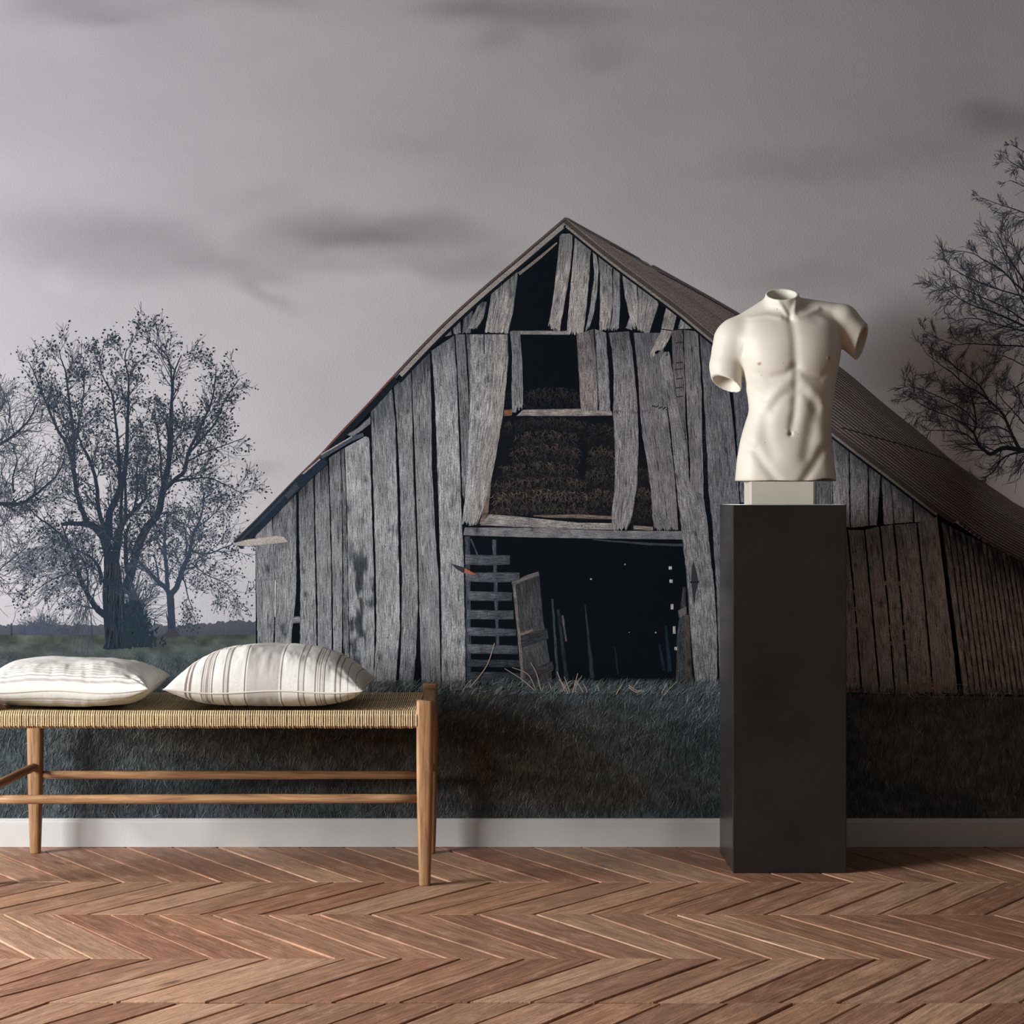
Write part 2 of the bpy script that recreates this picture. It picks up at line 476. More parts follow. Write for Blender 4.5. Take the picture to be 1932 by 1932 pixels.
# ---- field
def field_color(x, y):
    n1 = fbm(x/130, y/45, 21, 4); n2 = fbm(x/24, y/12, 22, 4); n3 = fbm(x/60, y/30, 23, 3)
    far = np.clip((1262 - y)/60, 0, 1)[..., None]
    cool = np.array([73, 82, 86]); brown = np.array([84, 80, 74]); dark = np.array([50, 58, 62]); green = np.array([70, 75, 70])
    # brown trampled patch left of the door reaching the lower right
    pb = np.clip(1.25 - np.hypot((x - 900)/330, (y - 1440)/120), 0, 1) + .8*np.clip(1.1 - np.hypot((x - 1180)/220, (y - 1490)/45), 0, 1) + .7*np.clip(1.2 - np.hypot((x - 500)/420, (y - 1400)/60), 0, 1)
    pb = np.clip(pb*1.5*(n3 + .25), 0, 1)[..., None]
    right = np.clip((x - 1570)/90, 0, 1)[..., None]
    c = cool*(1-pb) + brown*pb
    c = c*(1 - .75*right) + np.array([108, 108, 106])*.75*right  # right of the plinth the print is lightened against the plinth's cast shadow
    dk = np.clip((n1 - .52)*5, 0, 1)[..., None]*.32
    c = c*(1-dk) + dark*dk
    c = c*(1-far) + (green*(.88 + .25*n2[..., None]))*far
    return c*(.72 + .56*n2[..., None])
pr = Print()
X, Y, q = grid(-1870, 3110, 1198, 1566, 5)
Yd = Y + np.where(Y < 1200, (fbm(X/90, X*0, 5, 2)-.5)*6, 0)
pr.add(np.stack([X, Yd], 1), q, lin(field_color(X, Y)), 3)
pr.build('printed_field', M['print'], mural, 'grass field of the mural')

# ---- distant hedge line
pr = Print()
xs = np.arange(-1870, 3110, 3.0)
top = 1186 - 10*fbm(xs/60, xs*0, 31, 3) - 9*fbm(xs/5, xs*0, 32, 3) - 8*np.clip((xs - 330)/100, 0, 1) + 4
for i in range(len(xs)-1):
    cc = lin(np.array([78, 80, 90]) + 8*(fbm(xs[i]/14, 0.0, 33)-.5)); cb = lin((64, 69, 78))
    pr.add([(xs[i], top[i]), (xs[i+1], top[i+1]), (xs[i+1], 1203), (xs[i], 1203)], [(0,1,2,3)], [cc, cc, cb, cb], 1)
pr.build('printed_hedge', M['print'], mural, 'distant hedge line of the mural')

# ---- strokes: branches, twigs, blades
def ribbon(pr, pts, wd, rgb, layer):
    P = np.asarray(pts, float); n = len(P)
    T = np.gradient(P, axis=0); T /= np.linalg.norm(T, axis=1)[:, None] + 1e-9
    N = np.stack([-T[:,1], T[:,0]], 1); W = np.asarray(wd, float)[:, None]*.5
    xy = np.concatenate([P + N*W, P - N*W])
    pr.add(xy, [(i, i+1, n+i+1, n+i) for i in range(n-1)], lin(rgb), layer)
def smooth_line(pts, k=6):
    P = np.asarray(pts, float); 
    if len(P) < 3: 
        t = np.linspace(0, 1, k+1)[:, None]; return P[0]*(1-t) + P[-1]*t
    out = []
    for i in range(len(P)-1):
        p0 = P[max(i-1, 0)]; p1 = P[i]; p2 = P[i+1]; p3 = P[min(i+2, len(P)-1)]
        for j in range(k):
            t = j/k
            out.append(.5*((2*p1) + (-p0+p2)*t + (2*p0-5*p1+4*p2-p3)*t*t + (-p0+3*p1-3*p2+p3)*t**3))
    out.append(P[-1]); return np.array(out)
R = random.Random(11)
def twig(pr, x, y, ang, ln, wd, depth, rgb, layer, leaves, curl=0.0, lift=0.0, spread=.6, tips=None):
    n = 5; pts = [(x, y)]; a = ang
    for i in range(n):
        a += R.gauss(0, .13) + curl
        a += lift*math.sin(-math.pi/2 - a)*.25
        x += math.cos(a)*ln/n; y += math.sin(a)*ln/n; pts.append((x, y))
    kk = min(max((1.6 - wd)/1.2, 0), 1)*.5
    ribbon(pr, pts, np.linspace(wd, max(wd*.35, .45), n+1), tuple(c*(1-kk) + g*kk for c, g in zip(rgb, (92, 96, 106))), layer)
    if leaves is not None and depth <= 1:
        for p in pts[1:]:
            leaves.append(p)
    if tips is not None and depth == 0: tips.append(pts[-1])
    if depth > 0:
        for i in range(1, n+1):
            for s in (-1, 1):
                if R.random() < .42:
                    twig(pr, pts[i][0], pts[i][1], a + s*R.uniform(.2, spread), ln*R.uniform(.5, .85), max(wd*.5, .6), depth-1, rgb, layer, leaves, curl, lift, spread, tips)
def limb(pr, pts, rgb, layer, leaves, tw=None, twl=46, depth=2, dens=.5, lift=0.0, tstart=.25, spread=.7):
    """main limb from the photo as (x, y, width); side twigs grow out of it"""
    P = np.asarray(pts, float); S = smooth_line(P[:, :2]); 
    Wd = np.interp(np.linspace(0, len(P)-1, len(S)), np.arange(len(P)), P[:, 2])
    ribbon(pr, S + rng.normal(0, .35, S.shape), Wd, rgb, layer)
    if tw == 0: return
    acc = 0
    for i in range(1, len(S)):
        f = i/len(S)
        seg = np.linalg.norm(S[i]-S[i-1]); acc += seg*dens/10
        if f < tstart: continue
        while acc > 1:
            acc -= 1
            d = S[i]-S[i-1]; a = math.atan2(d[1], d[0]) + R.choice((-1, 1))*R.uniform(.35, 1.0)
            twig(pr, S[i][0], S[i][1], a, twl*R.uniform(.5, 1.1)*(1.1-.5*f), max(min(Wd[i]*.45, 2.2), .7), depth, rgb, layer, leaves, 0, lift, spread)
def leaf_dots(pr, leaves, rgb, layer, n, rmin=1.3, rmax=2.6, jit=4):
    for _ in range(n):
        x, y = R.choice(leaves); x += R.gauss(0, jit); y += R.gauss(0, jit)
        a = R.uniform(0, 6.28); r = R.uniform(rmin, rmax); r2 = r*R.uniform(.4, .75); c, s = math.cos(a), math.sin(a)
        pts = [(x + c*r*u - s*r2*v, y + s*r*u + c*r2*v) for u, v in ((1,0),(.45,.9),(-.5,.8),(-1,0),(-.4,-.9),(.5,-.8))]
        pr.poly(pts, rgb, layer)
INK = (33, 42, 53)
# far left tree: only the tips of its limbs reach in
pr = Print(9.0); lv = []
for l in ([(-165,1226,34),(-158,1150,30),(-150,1060,27),(-128,960,20),(-96,862,12),(-110,790,7),(-100,720,3)], [(-150,1050,18),(-190,940,14),(-240,840,9),(-290,760,4)], [(-140,990,14),(-150,880,10),(-170,780,7),(-190,690,3)], [(-150,1080,12),(-110,1076,8),(-80,1075,4)], [(-180,960,8),(-260,930,5),(-330,900,2)], [(-130,965,12),(-100,958,10),(-80,957,10)], [(-90,862,9),(-40,850,8),(0,838,6),(32,816,5),(57,789,3),(70,760,2)], [(-90,958,10),(0,950,7),(37,950,6),(67,933,4),(99,905,3),(112,888,2),(122,866,1.5)],
          [(-60,960,5),(0,952,4),(22,958,3.5),(26,940,3)], [(26,930,4),(24,900,3),(32,870,2),(24,840,1.5)], [(-20,800,3),(4,770,2),(10,742,1.4)], [(-30,1010,3),(5,990,2),(24,965,1.4)],
          [(67,933,3),(66,905,2.5),(72,880,1.8)], [(-90,1075,4),(-10,1080,3),(4,1070,2),(30,1050,1.2),(52,1030,1)], [(17,798,3),(18,770,2),(10,740,1.2)]):
    limb(pr, l, INK, 4, lv, 1, 56, 2, 1.0, .1, .1, .95)
leaf_dots(pr, lv, INK, 5, 900, 1, 2.0, 5)
pr.build('printed_tree', M['print'], mural, 'tree limbs reaching in at the far left edge of the mural')
# big tree
pr = Print(9.0); lv = []
TR = [([(221,1224,40),(217,1170,42),(213,1120,40),(212,1075,32),(208,1040,24)], 0),
 ([(206,1040,20),(196,1015,17),(185,1000,15),(170,990,13),(150,988,9),(130,987,8),(116,990,6)], 0),
 ([(166,990,11),(152,955,9),(144,925,8),(139,888,8),(130,850,7),(120,828,6),(109,811,5),(82,749,3.5),(65,704,2),(52,680,1)], 1),
 ([(139,888,7),(140,850,6),(139,820,6),(134,781,5),(129,744,4),(124,702,3),(114,675,2),(111,655,1)], 1),
 ([(206,1035,14),(196,998,9),(185,955,8),(183,920,7),(171,873,6),(154,838,4),(147,812,3),(154,769,2.5),(159,719,2),(154,685,1.2)], 1),
 ([(205,1015,16),(206,970,13),(218,945,11),(229,915,11),(235,890,9),(239,850,7),(240,800,5.5),(242,760,4.5),(242,714,3),(236,677,2),(240,655,1)], 1),
 ([(227,915,8),(225,880,6),(222,830,5),(218,794,4),(211,744,3),(196,714,2),(188,690,1.4),(197,646,1)], 1),
 ([(214,1080,16),(221,1030,15),(226,1000,13),(235,982,10),(252,964,7),(266,950,6),(276,936,5),(273,905,3),(279,880,2)], 1),
 ([(196,1224,6),(204,1214,9),(208,1196,10)], 0), ([(246,1224,6),(240,1212,9),(236,1194,10)], 0),
 ([(228,990,7),(228,950,5),(234,910,4)], 0), ([(237,980,6),(237,930,5),(236,900,4)], 0),
 ([(252,964,4),(259,930,3.5),(258,895,3),(262,860,2)], 1),
 ([(236,1120,18),(250,1070,16),(262,1025,15),(280,992,14),(298,969,13),(305,937,12),(313,900,12),(322,850,8),(323,800,7),(324,760,6),(326,727,5),(330,700,3),(342,670,1.6)], 1),
 ([(325,740,4),(321,690,3),(310,665,2),(280,640,1.2),(268,634,1)], 1),
 ([(316,890,8),(318,850,6),(318,820,5),(312,790,3)], 1), ([(308,925,7),(304,890,4),(303,860,3),(298,820,2.4),(292,790,1.6)], 1),
 ([(313,921,9),(330,905,8),(348,888,7),(355,856,6),(372,819,4.5),(397,764,3.4),(405,727,2.4),(408,690,1.2)], 1),
 ([(355,856,5),(373,836,4),(407,796,3),(422,759,2),(452,714,1)], 1),
 ([(330,908,4),(360,904,3.4),(388,901,3),(417,911,2),(460,933,1)], 1), ([(355,870,3),(390,852,2.4),(430,838,1.6),(455,828,1)], 1),
 ([(197,1160,13),(185,1150,12),(174,1136,10),(159,1108,8),(150,1085,7),(144,1066,6.5),(131,1031,5.5),(118,1015,5),(104,999,4),(70,974,2.6),(50,952,1.4)], 1),
 ([(131,1031,3.4),(122,1005,3),(117,992,2)], 0), ([(192,1100,10),(188,1075,7),(178,1058,5),(160,1045,4),(140,1036,3),(110,1030,1.6)], 1),
 ([(165,1115,4),(166,1085,3),(158,1060,2),(148,1040,1.4)], 1), ([(150,1090,3),(125,1085,2),(95,1095,1.5),(60,1120,1)], 1),
 ([(240,1080,9),(237,1040,8),(238,1010,6),(246,985,4)], 1)]
for l, t in TR: limb(pr, l, INK, 6, lv, t, 52, 2, .62, .08, .10, .95)
nb = len(lv)
for _ in range(120):   # hanging twigs of the lower crown
    x = R.uniform(60, 200); y = R.uniform(1000, 1120)
    twig(pr, x, y, R.uniform(1.9, 3.3), R.uniform(25, 60), 1.0, 1, (70, 78, 90), 5, lv if R.random() < .5 else None, R.uniform(-.08, .05))
for _ in range(12): twig(pr, R.uniform(150, 175), R.uniform(1110, 1140), R.uniform(1.4, 1.9), R.uniform(40, 80), 1.4, 1, (56, 64, 76), 5, None)
leaf_dots(pr, lv, (33, 42, 52), 7, 5600, 1.3, 3.0, 7)
for _ in range(90):   # bark
    y = R.uniform(1040, 1215); x = 217 + R.uniform(-17, 17); ln = R.uniform(10, 40)
    ribbon(pr, [(x, y), (x + R.uniform(-1, 1), y + ln*.5), (x + R.uniform(-2, 2), min(y + ln, 1222))], [.5, 1.1, .4], R.choice(((52, 60, 70), (60, 66, 74), (22, 30, 40))), 16)
# cedar growing against the trunk
for _ in range(1500):
    t = R.random(); y = 1222 - 84*t; x = 256 + R.gauss(0, 1)*(17*(1-t)**.6 + 3) - 4*t
    a = R.uniform(-2.6, -.5); ln = R.uniform(4, 10)
    ribbon(pr, [(x, y), (x + math.cos(a)*ln, min(y + math.sin(a)*ln, 1222))], [3.6, 1.0], (30 + R.randint(0, 10), 42 + R.randint(0, 10), 56), 7)
for _ in range(60): twig(pr, 250 + R.gauss(0, 6), 1150 + R.uniform(-10, 30), R.uniform(-2.0, -.2), R.uniform(25, 60), 1.6, 1, (40, 52, 66), 6, None)
pr.build('printed_tree', M['print'], mural, 'large leafy tree in the mural, left of the barn')
# smaller tree beside it
pr = Print(9.0); lv = []
for l, t in (([(325,1200,17),(324,1170,13),(322,1136,14),(320,1115,13)], 0), ([(322,1125,10),(313,1110,9),(293,1092,8),(275,1074,6),(262,1060,5),(250,1052,3)], 1),
    ([(323,1120,11),(333,1108,10),(345,1074,9),(358,1039,7),(365,1007,5),(380,972,3.4),(384,937,2),(380,910,1)], 1), ([(316,1110,8),(314,1074,7),(311,1030,5),(313,985,3),(318,960,1.6)], 1),
    ([(345,1074,5),(366,1070,3.4),(372,1060,2.6),(385,1052,1.6)], 1), ([(340,1085,4),(349,1100,2.6),(356,1130,1.6),(365,1150,1)], 1), ([(358,1039,4),(390,1045,3),(430,1030,2),(462,1018,1)], 1),
    ([(350,1050,5),(352,1020,3),(346,985,2)], 1), ([(300,1100,4),(296,1070,3),(290,1050,2),(276,1046,1.4)], 1), ([(360,1062,3),(390,1085,2),(425,1100,1.4),(450,1125,1)], 1), ([(365,1000,3),(392,980,2.2),(418,955,1.4)], 1)):
    limb(pr, l, (48, 58, 72), 4, lv, t, 50, 2, .75, .0, .12, .95)
pr.poly([(318,1198),(316,1175),(312,1150),(318,1168),(324,1178),(322,1198)], (48, 56, 68), 14)
pr.poly([(306,1200),(314,1192),(320,1186),(330,1187),(336,1194),(342,1200),(330,1202),(314,1203)], (58, 58, 66), 14.6)
leaf_dots(pr, lv, (42, 52, 64), 5, 2000, 1.2, 2.6, 6)
pr.build('printed_tree', M['print'], mural, 'smaller leafy tree in the mural between the large tree and the barn')
# bush and fence post on the horizon
pr = Print(9.0)
for _ in range(150):
    a = R.uniform(-2.9, -.25); x = 78 + R.gauss(0, 14); ln = R.uniform(12, 34)*(1 - abs(x-78)/90)
    twig(pr, x, 1197, a, ln, 1.3, 1, (58, 66, 80), 4, None)
for _ in range(260):
    x = 82 + R.uniform(-46, 46); y = 1197 - R.random()**1.5*20*(1 - abs(x-82)/60)
    ribbon(pr, [(x, y), (x + R.uniform(-4, 4), y - R.uniform(3, 8))], [3, 1], (58, 66, 80), 3)
pr.poly([(20,1199),(20,1176),(23,1176),(23.5,1199)], (44, 52, 64), 4)
pr.build('printed_bush', M['print'], mural, 'bare bush on the horizon at the left of the mural')
# bare tree at the right edge
pr = Print(9.0); lv = []; DK = (30, 34, 40)
for l, tl in (([(2040,848,12),(1985,852,11),(1932,850,9),(1898,845,8),(1884,849,7.5),(1869,857,7),(1858,850,6),(1848,842,5),(1841,825,4),(1838,816,3.6),(1841,795,3),(1836,759,2.4),(1829,735,1.6)], 44),
  ([(1922,846,7),(1912,826,6),(1905,811,5.5),(1893,783,5),(1877,766,4),(1846,740,3.2),(1822,728,2.5),(1798,705,2),(1774,688,1.5),(1748,668,1)], 44),
  ([(1869,765,3),(1850,730,2.4),(1800,690,1.6),(1778,672,1)], 30), ([(1838,816,3),(1815,798,2.4),(1790,785,2),(1750,770,1.5),(1704,741,1)], 40),
  ([(1843,800,2.5),(1820,775,2),(1785,755,1.6),(1740,735,1.2),(1712,728,.9)], 36), ([(1848,842,2.5),(1820,818,2),(1785,812,1.5),(1745,812,1)], 34), ([(1905,815,3),(1880,805,2.4),(1850,808,2),(1810,795,1.4)], 30),
  ([(1888,868,2.6),(1878,884,2.2),(1868,895,1.6),(1850,903,1)], 24), ([(1932,852,5),(1905,858,3.4),(1888,868,3),(1872,880,1.5)], 24), ([(1932,800,3),(1915,780,2.2),(1890,752,1.5),(1880,735,1)], 34),
  ([(2030,660,6),(1932,615,4.5),(1900,600,4),(1871,588,3.2),(1840,578,2.4),(1816,567,1.8),(1782,543,1)], 40), ([(1932,605,3.4),(1895,580,2.6),(1850,560,2),(1800,540,1.2),(1765,552,.9)], 36),
  ([(2030,620,6),(1932,550,4),(1905,525,3),(1885,506,2.5),(1855,490,2),(1834,478,1.5),(1796,472,1)], 36), ([(1932,530,3.5),(1912,500,2.5),(1898,478,2),(1888,455,1.4),(1878,437,1)], 34),
  ([(1932,560,3),(1880,545,2.4),(1830,525,1.6),(1785,502,1)], 36), ([(2030,670,5),(1932,654,3),(1871,651,2.2),(1830,648,1.6),(1796,649,1.2),(1745,625,.8)], 26),
  ([(1932,625,3),(1880,612,2),(1830,600,1.4),(1790,612,.9)], 30), ([(2000,430,3),(1932,402,2),(1905,392,1.6),(1885,386,1.3),(1847,371,.8)], 26), ([(1990,350,3),(1932,321,1.6),(1910,308,1.2),(1895,297,.8)], 24),
  ([(1932,287,1.4),(1908,273,.8)], 16), ([(1932,352,1.4),(1905,340,.9)], 20), ([(1932,690,2),(1895,672,1.5),(1870,670,1)], 24), ([(1932,720,2.4),(1905,735,1.8),(1890,730,1.2)], 26), ([(1932,770,2.2),(1918,740,1.6),(1905,722,1)], 26),
  ([(2080,1000,26),(2050,880,22),(2035,760,18),(2035,640,14),(2010,480,8),(1990,340,4)], 60), ([(1932,575,3),(1915,540,2),(1900,520,1.4),(1872,500,1)], 30), ([(1932,500,2.4),(1915,470,1.6),(1908,445,1)], 26)):
    limb(pr, l, DK, 4, None, 1, tl*1.25, 2, .8, .05, .05, .6)
pr.build('printed_tree', M['print'], mural, 'bare branching tree at the right edge of the mural')
# ------------------------------------------------------------------ the barn of the mural
barn = empty('printed_barn', (0, 0, 0)); barn.parent = mural
barn['label'] = 'weathered grey timber barn printed on the mural'
BLK = (9, 15, 22)
back = Print()
back.poly([(483,1305),(482,1012),(566,902),(640,836),(700,772),(745,716),(800,655),(925,549),(1066,424),(1207,535),(1318,622),(1347,650),(1570,822),(1772,970),(1806,988),(1846,1016),(1932,1061),(2100,1150),(2100,1318),(1380,1306)], BLK, 8)
back.poly([(444,1022),(482,1003),(482,1031),(470,1031)], BLK, 8)
back.build('dark_interior', M['print'], barn)

wood = Print(.08)
_lay = [14.0]
def resamp(P, ts):
    P = np.asarray(P, float); d = np.r_[0, np.cumsum(np.linalg.norm(np.diff(P, axis=0), axis=1))]; d /= d[-1]
    return np.stack([np.interp(ts, d, P[:,0]), np.interp(ts, d, P[:,1])], 1)
def plank(Lp, Rp, rgb=(128,128,132), top=0.0, bot=0.0, jag=0.0, jagtop=0.0, layer=None, seed=None, knots=(), pr=None, stain=None, topn=60.):
    """one printed board between its two edges (top to bottom)"""
    pr = pr or wood
    if layer is None: _lay[0] += .25; layer = _lay[0]
    seed = seed if seed is not None else R.random()*50
    ln = max(np.linalg.norm(np.diff(np.asarray(Lp, float), axis=0), axis=1).sum(), 4)
    wd = max(np.linalg.norm(np.array(Lp[len(Lp)//2]) - np.array(Rp[len(Rp)//2])), 2)
    nr = int(np.clip(ln/6, 4, 70)); nc = int(np.clip(wd/2.4, 3, 40))
    ts = np.linspace(0, 1, nr+1)
    A = resamp(Lp, ts); B = resamp(Rp, ts)
    A[1:-1] += np.stack([(fbm(ts*ln/9 + seed, ts*0 + 1, 41, 2)-.5)*1.6, ts*0], 1)[1:-1]; B[1:-1] += np.stack([(fbm(ts*ln/9 + seed, ts*0 + 9, 42, 2)-.5)*1.6, ts*0], 1)[1:-1]
    ss = np.linspace(0, 1, nc+1)
    G = A[:,None,:]*(1-ss)[None,:,None] + B[:,None,:]*ss[None,:,None]
    if jag or jagtop:
        dv = (A[-1]-A[-2]); dv = dv/np.linalg.norm(dv)
        if jag:
            o = np.array([R.random()**2*jag for _ in ss]); G[-1] -= dv*o[:,None]; G[-2] -= dv*(o*.5)[:,None]
        if jagtop:
            o = np.array([R.random()**2*jagtop for _ in ss]); G[0] += dv*o[:,None]
    T, S_ = np.meshgrid(ts, ss, indexing='ij')
    X = G[...,0]; Y = G[...,1]
    m = 1 + .55*(fbm(X/7 + seed, Y/46, 43, 3)-.5) + .5*(fbm(X/26 + seed, Y/34, 44, 3)-.5)
    if top: m = m*(1 - top*np.exp(-(T*ln/topn)**1.3)*np.clip(.35 + 1.25*fbm(X/5 + seed, Y/30, 45, 3), 0, 1.1))
    if bot: m = m*(1 - bot*np.exp(-((1-T)*ln/60.)**1.3)*np.clip(.4 + 1.1*fbm(X/5, Y/25 + seed, 46, 3), 0, 1))
    e = np.minimum(S_, 1-S_)*wd
    m = m*(1 - .34*np.exp(-(e/1.3)**2)); m = m*(1 + .12*np.exp(-((S_*wd - 3)/2.2)**2))
    if stain: m = m*(1 - .8*np.clip((fbm(X/13, Y/38, 47, 4) - .47)*7, 0, 1)*np.clip((Y - stain)/60, 0, 1))
    for kx, ky, kr in knots:
        m = m*(1 - .75*np.exp(-(((X-kx)/kr)**2 + ((Y-ky)/(kr*1.6))**2)))
    c = 1.17*lin(np.asarray(rgb, float))[None,None,:]*np.clip(m, .12, 1.7)[...,None]
    # darker tones turn blue as in the print
    dk = np.clip(1 - m, 0, .8)[...,None]; c = c*(1 - dk*np.array([.22, .09, -.02]))
    I = np.arange((nr+1)*(nc+1)).reshape(nr+1, nc+1)
    q = np.stack([I[:-1,:-1], I[1:,:-1], I[1:,1:], I[:-1,1:]], -1).reshape(-1, 4)
    uv = np.stack([S_*wd + seed*31, T*ln + seed*57], -1).reshape(-1, 2)
    pr.add(G.reshape(-1, 2), q, c.reshape(-1, 3), layer, uv)
    # checks, splits and nail holes of the board
    for _ in range(int(wd*ln/260)):
        s_ = R.uniform(.06, .94); t0 = R.random(); dt = min(R.uniform(5, 34)/ln, 1 - t0)
        if dt*ln < 3: continue
        tt = np.linspace(t0, t0 + dt, 4); pa = resamp(Lp, tt)*(1-s_) + resamp(Rp, tt)*s_
        pa[1:-1, 0] += R.uniform(-.6, .6)
        lt = R.random() < .3; kx = R.uniform(1.12, 1.3) if lt else R.uniform(.28, .7)
        xy = np.concatenate([pa - (.45, 0), (pa + (R.uniform(.2, .8), 0))[::-1]])
        j = int(np.clip(t0*nr, 0, nr-1)); cc = c[j, int(s_*nc)]*kx
        pr.add(xy, [(0,1,6,7),(1,2,5,6),(2,3,4,5)], np.tile(cc, (8, 1)), layer + .09, xy)
    if wd > 14:
        for _ in range(int(ln/70)):
            t0 = R.random(); s_ = R.uniform(.1, .9); p = (resamp(Lp, [t0])*(1-s_) + resamp(Rp, [t0])*s_)[0]; r_ = R.uniform(.6, 1.3)
            pr.poly([(p[0]-r_*.6, p[1]-r_), (p[0]+r_*.6, p[1]-r_), (p[0]+r_*.7, p[1]+r_), (p[0]-r_*.5, p[1]+r_*1.4)], (34, 38, 44), layer + .1)
def hplank(Tp, Bp, rgb, **kw):   # horizontal board: given by its upper and lower edges
    plank(Tp, Bp, rgb, **kw)
G1, G2, G3, GW = (138,138,140), (122,122,125), (108,109,113), (142,138,136)
# -- left wing
plank([(482,1009),(484,1129),(488,1308)], [(513,972),(519,1100),(516,1207),(516,1308)], G2, top=.3, bot=.5, knots=((508,1180,4),))
plank([(482,1030),(487,1095)], [(512,1028),(514,1097)], G2, top=.3, jag=3, knots=((505,1074,5),))
plank([(514,970),(516,1060),(521,1110),(519,1170),(518,1308)], [(559,921),(559,1060),(560,1090),(557,1140),(551,1190),(545,1308)], G2, top=.75, bot=.3, knots=((534,1183,5),(538,1197,4)))
wood.poly([(519,1094),(521,1094),(520,1164),(518,1164)], (190,188,190), 40)
hplank([(553,1163),(567,1163)], [(553,1176),(567,1175)], G3)
plank([(563,920),(564,1000),(567,1100),(566,1207),(568,1308)], [(591,888),(593,1000),(596,1129),(599,1308)], G2, top=.8, knots=((573,1077,4),(577,1122,4),(575,1035,3)))
plank([(594,884),(595,1000),(599,1129),(601,1308)], [(618,866),(622,962),(625,1078),(627,1308)], G2, top=.85)
plank([(620.5,864),(624,962),(628,1129),(629,1308)], [(642,850),(645,962),(646,1079),(645,1308)], G2, top=.6)
plank([(643,849),(646.5,962),(648,1079),(648,1308)], [(649,846),(653,929),(657,1146),(659,1308)], G3, top=.5)
plank([(650.5,845),(654,929),(658,1146),(661,1308)], [(690,823),(697,826),(700,912),(705,1063),(707,1195),(704,1308)], G1, top=.12, stain=1000, knots=((690,905,4),(656,960,5),(683,982,5)))
# -- main wall, left half
plank([(699.6,770),(701.7,846),(705,946),(710,1129),(710,1212),(703,1303)], [(739.5,731),(746,799),(750,946),(753,1079),(755,1180),(747,1285),(745,1303)], G1, top=.7, bot=.25, knots=((716,1240,5),(735,1000,3)), topn=90)
plank([(742.7,729),(749,799),(754,898),(757,1030),(758,1081),(757,1209),(752,1300)], [(775.5,700),(778,782),(780,890),(785,1010),(789,1140),(785,1232),(779,1300)], G2, top=.65, bot=.3, knots=((769,775,4),))
plank([(777,699),(782.4,848),(787,980),(790,1093),(793,1209),(796,1300)], [(811.2,665),(814,766),(815,880),(821,1000),(828,1100),(830,1209),(832,1300)], G2, top=.7, bot=.2)
plank([(813.5,662),(820.5,749),(824.5,860),(828,976),(830.6,1070),(833,1186),(833,1300)], [(857,633),(862,716),(867,850),(871,976),(875,1070),(878,1209),(878,1293)], G1, top=.55, knots=((848,995,3),(841,1252,5),(866,1213,4)), jag=4)
plank([(859.5,631),(865,740),(870,840),(872,930)], [(877,631),(881,700),(885,760),(883,850),(876,945)], G3, top=.4, jag=3)
plank([(879,631),(884,700),(886,760)], [(886,631),(888,700),(888,760)], G3, top=.4)
plank([(905,972),(923,930),(930,893)][::-1] if 0 else [(928,880),(925,906),(904,989)], [(938,850),(927,906),(920,988)], (118,104,94), layer=26, jag=5)
plank([(886,631),(887,716),(885,790),(881,872),(877,941),(871,990)], [(930,631),(930,700),(921,799),(908,873),(896,950),(888,994)], G1, top=.45, jag=9, layer=27, knots=((921,716,4),(902,770,3)))
plank([(928,631),(929,716),(920,799),(907,873),(893,950),(886,993)], [(958,631),(959,683),(953,749),(949,782),(938,848),(928,900),(912,960),(901,990)], GW, top=.35, jag=9, layer=27.2, knots=((906,957,4),))
wood.poly([(912,630),(914,630),(914.5,668),(913,668)], (30,38,48), 28)
# -- gable boards
plank([(851,613),(832,634)], [(852,632),(832,637)], G3, top=.4)
plank([(853,612),(856,631)], [(868,602),(870,630)], G2, top=.4, jag=4)
plank([(874.5,596),(872,631)], [(893,577),(888,628)], G3, top=.5, jag=4)
plank([(905,568),(895,590),(881,622)], [(919,570),(913,599),(899,622)], GW, top=.6, jag=5, knots=((911,574,4),))
plank([(928,547),(924,574),(914,628)], [(978,506),(975.6,532),(969,582),(959,630)], GW, top=.6, jag=4, knots=((964,554,4),), topn=45)
plank([(1056,441),(1052,491),(1045,549),(1038,596),(1032.5,618)], [(1080,441),(1080,466),(1076,508),(1068,557),(1055,630)], GW, top=.45, jag=10, knots=((1052,565,4),))
plank([(1084,445),(1080,499),(1075,557),(1070,615),(1069,632)], [(1114.7,468),(1111,532),(1105,599),(1100,633)], GW, top=.35, jag=9)
plank([(1117.6,474),(1121,516),(1117,549),(1112,586),(1104,627)], [(1124,477),(1130,503),(1126,557),(1119,597),(1112,618)], G2, jag=8)
plank([(1129,484),(1132,524),(1132,566),(1130,627)], [(1155,500),(1156,576),(1149,626)], GW, top=.4, jag=9, knots=((1140,545,4),))
plank([(1157,502),(1156,586),(1150,624)], [(1169.4,511),(1170.4,576),(1167,625)], G2, top=.4, jag=6)
plank([(1188,598),(1180,619)], [(1193,612),(1193,623)], G2)
plank([(1203,537),(1203.5,580),(1203,624)], [(1239,564),(1243,574),(1235,599),(1224,631)], GW, top=.45, jag=5)
plank([(1173.5,516),(1178.7,561),(1186,590),(1193,621)], [(1200.5,535),(1204.6,576),(1203.6,622)], GW, top=.3, jag=8)
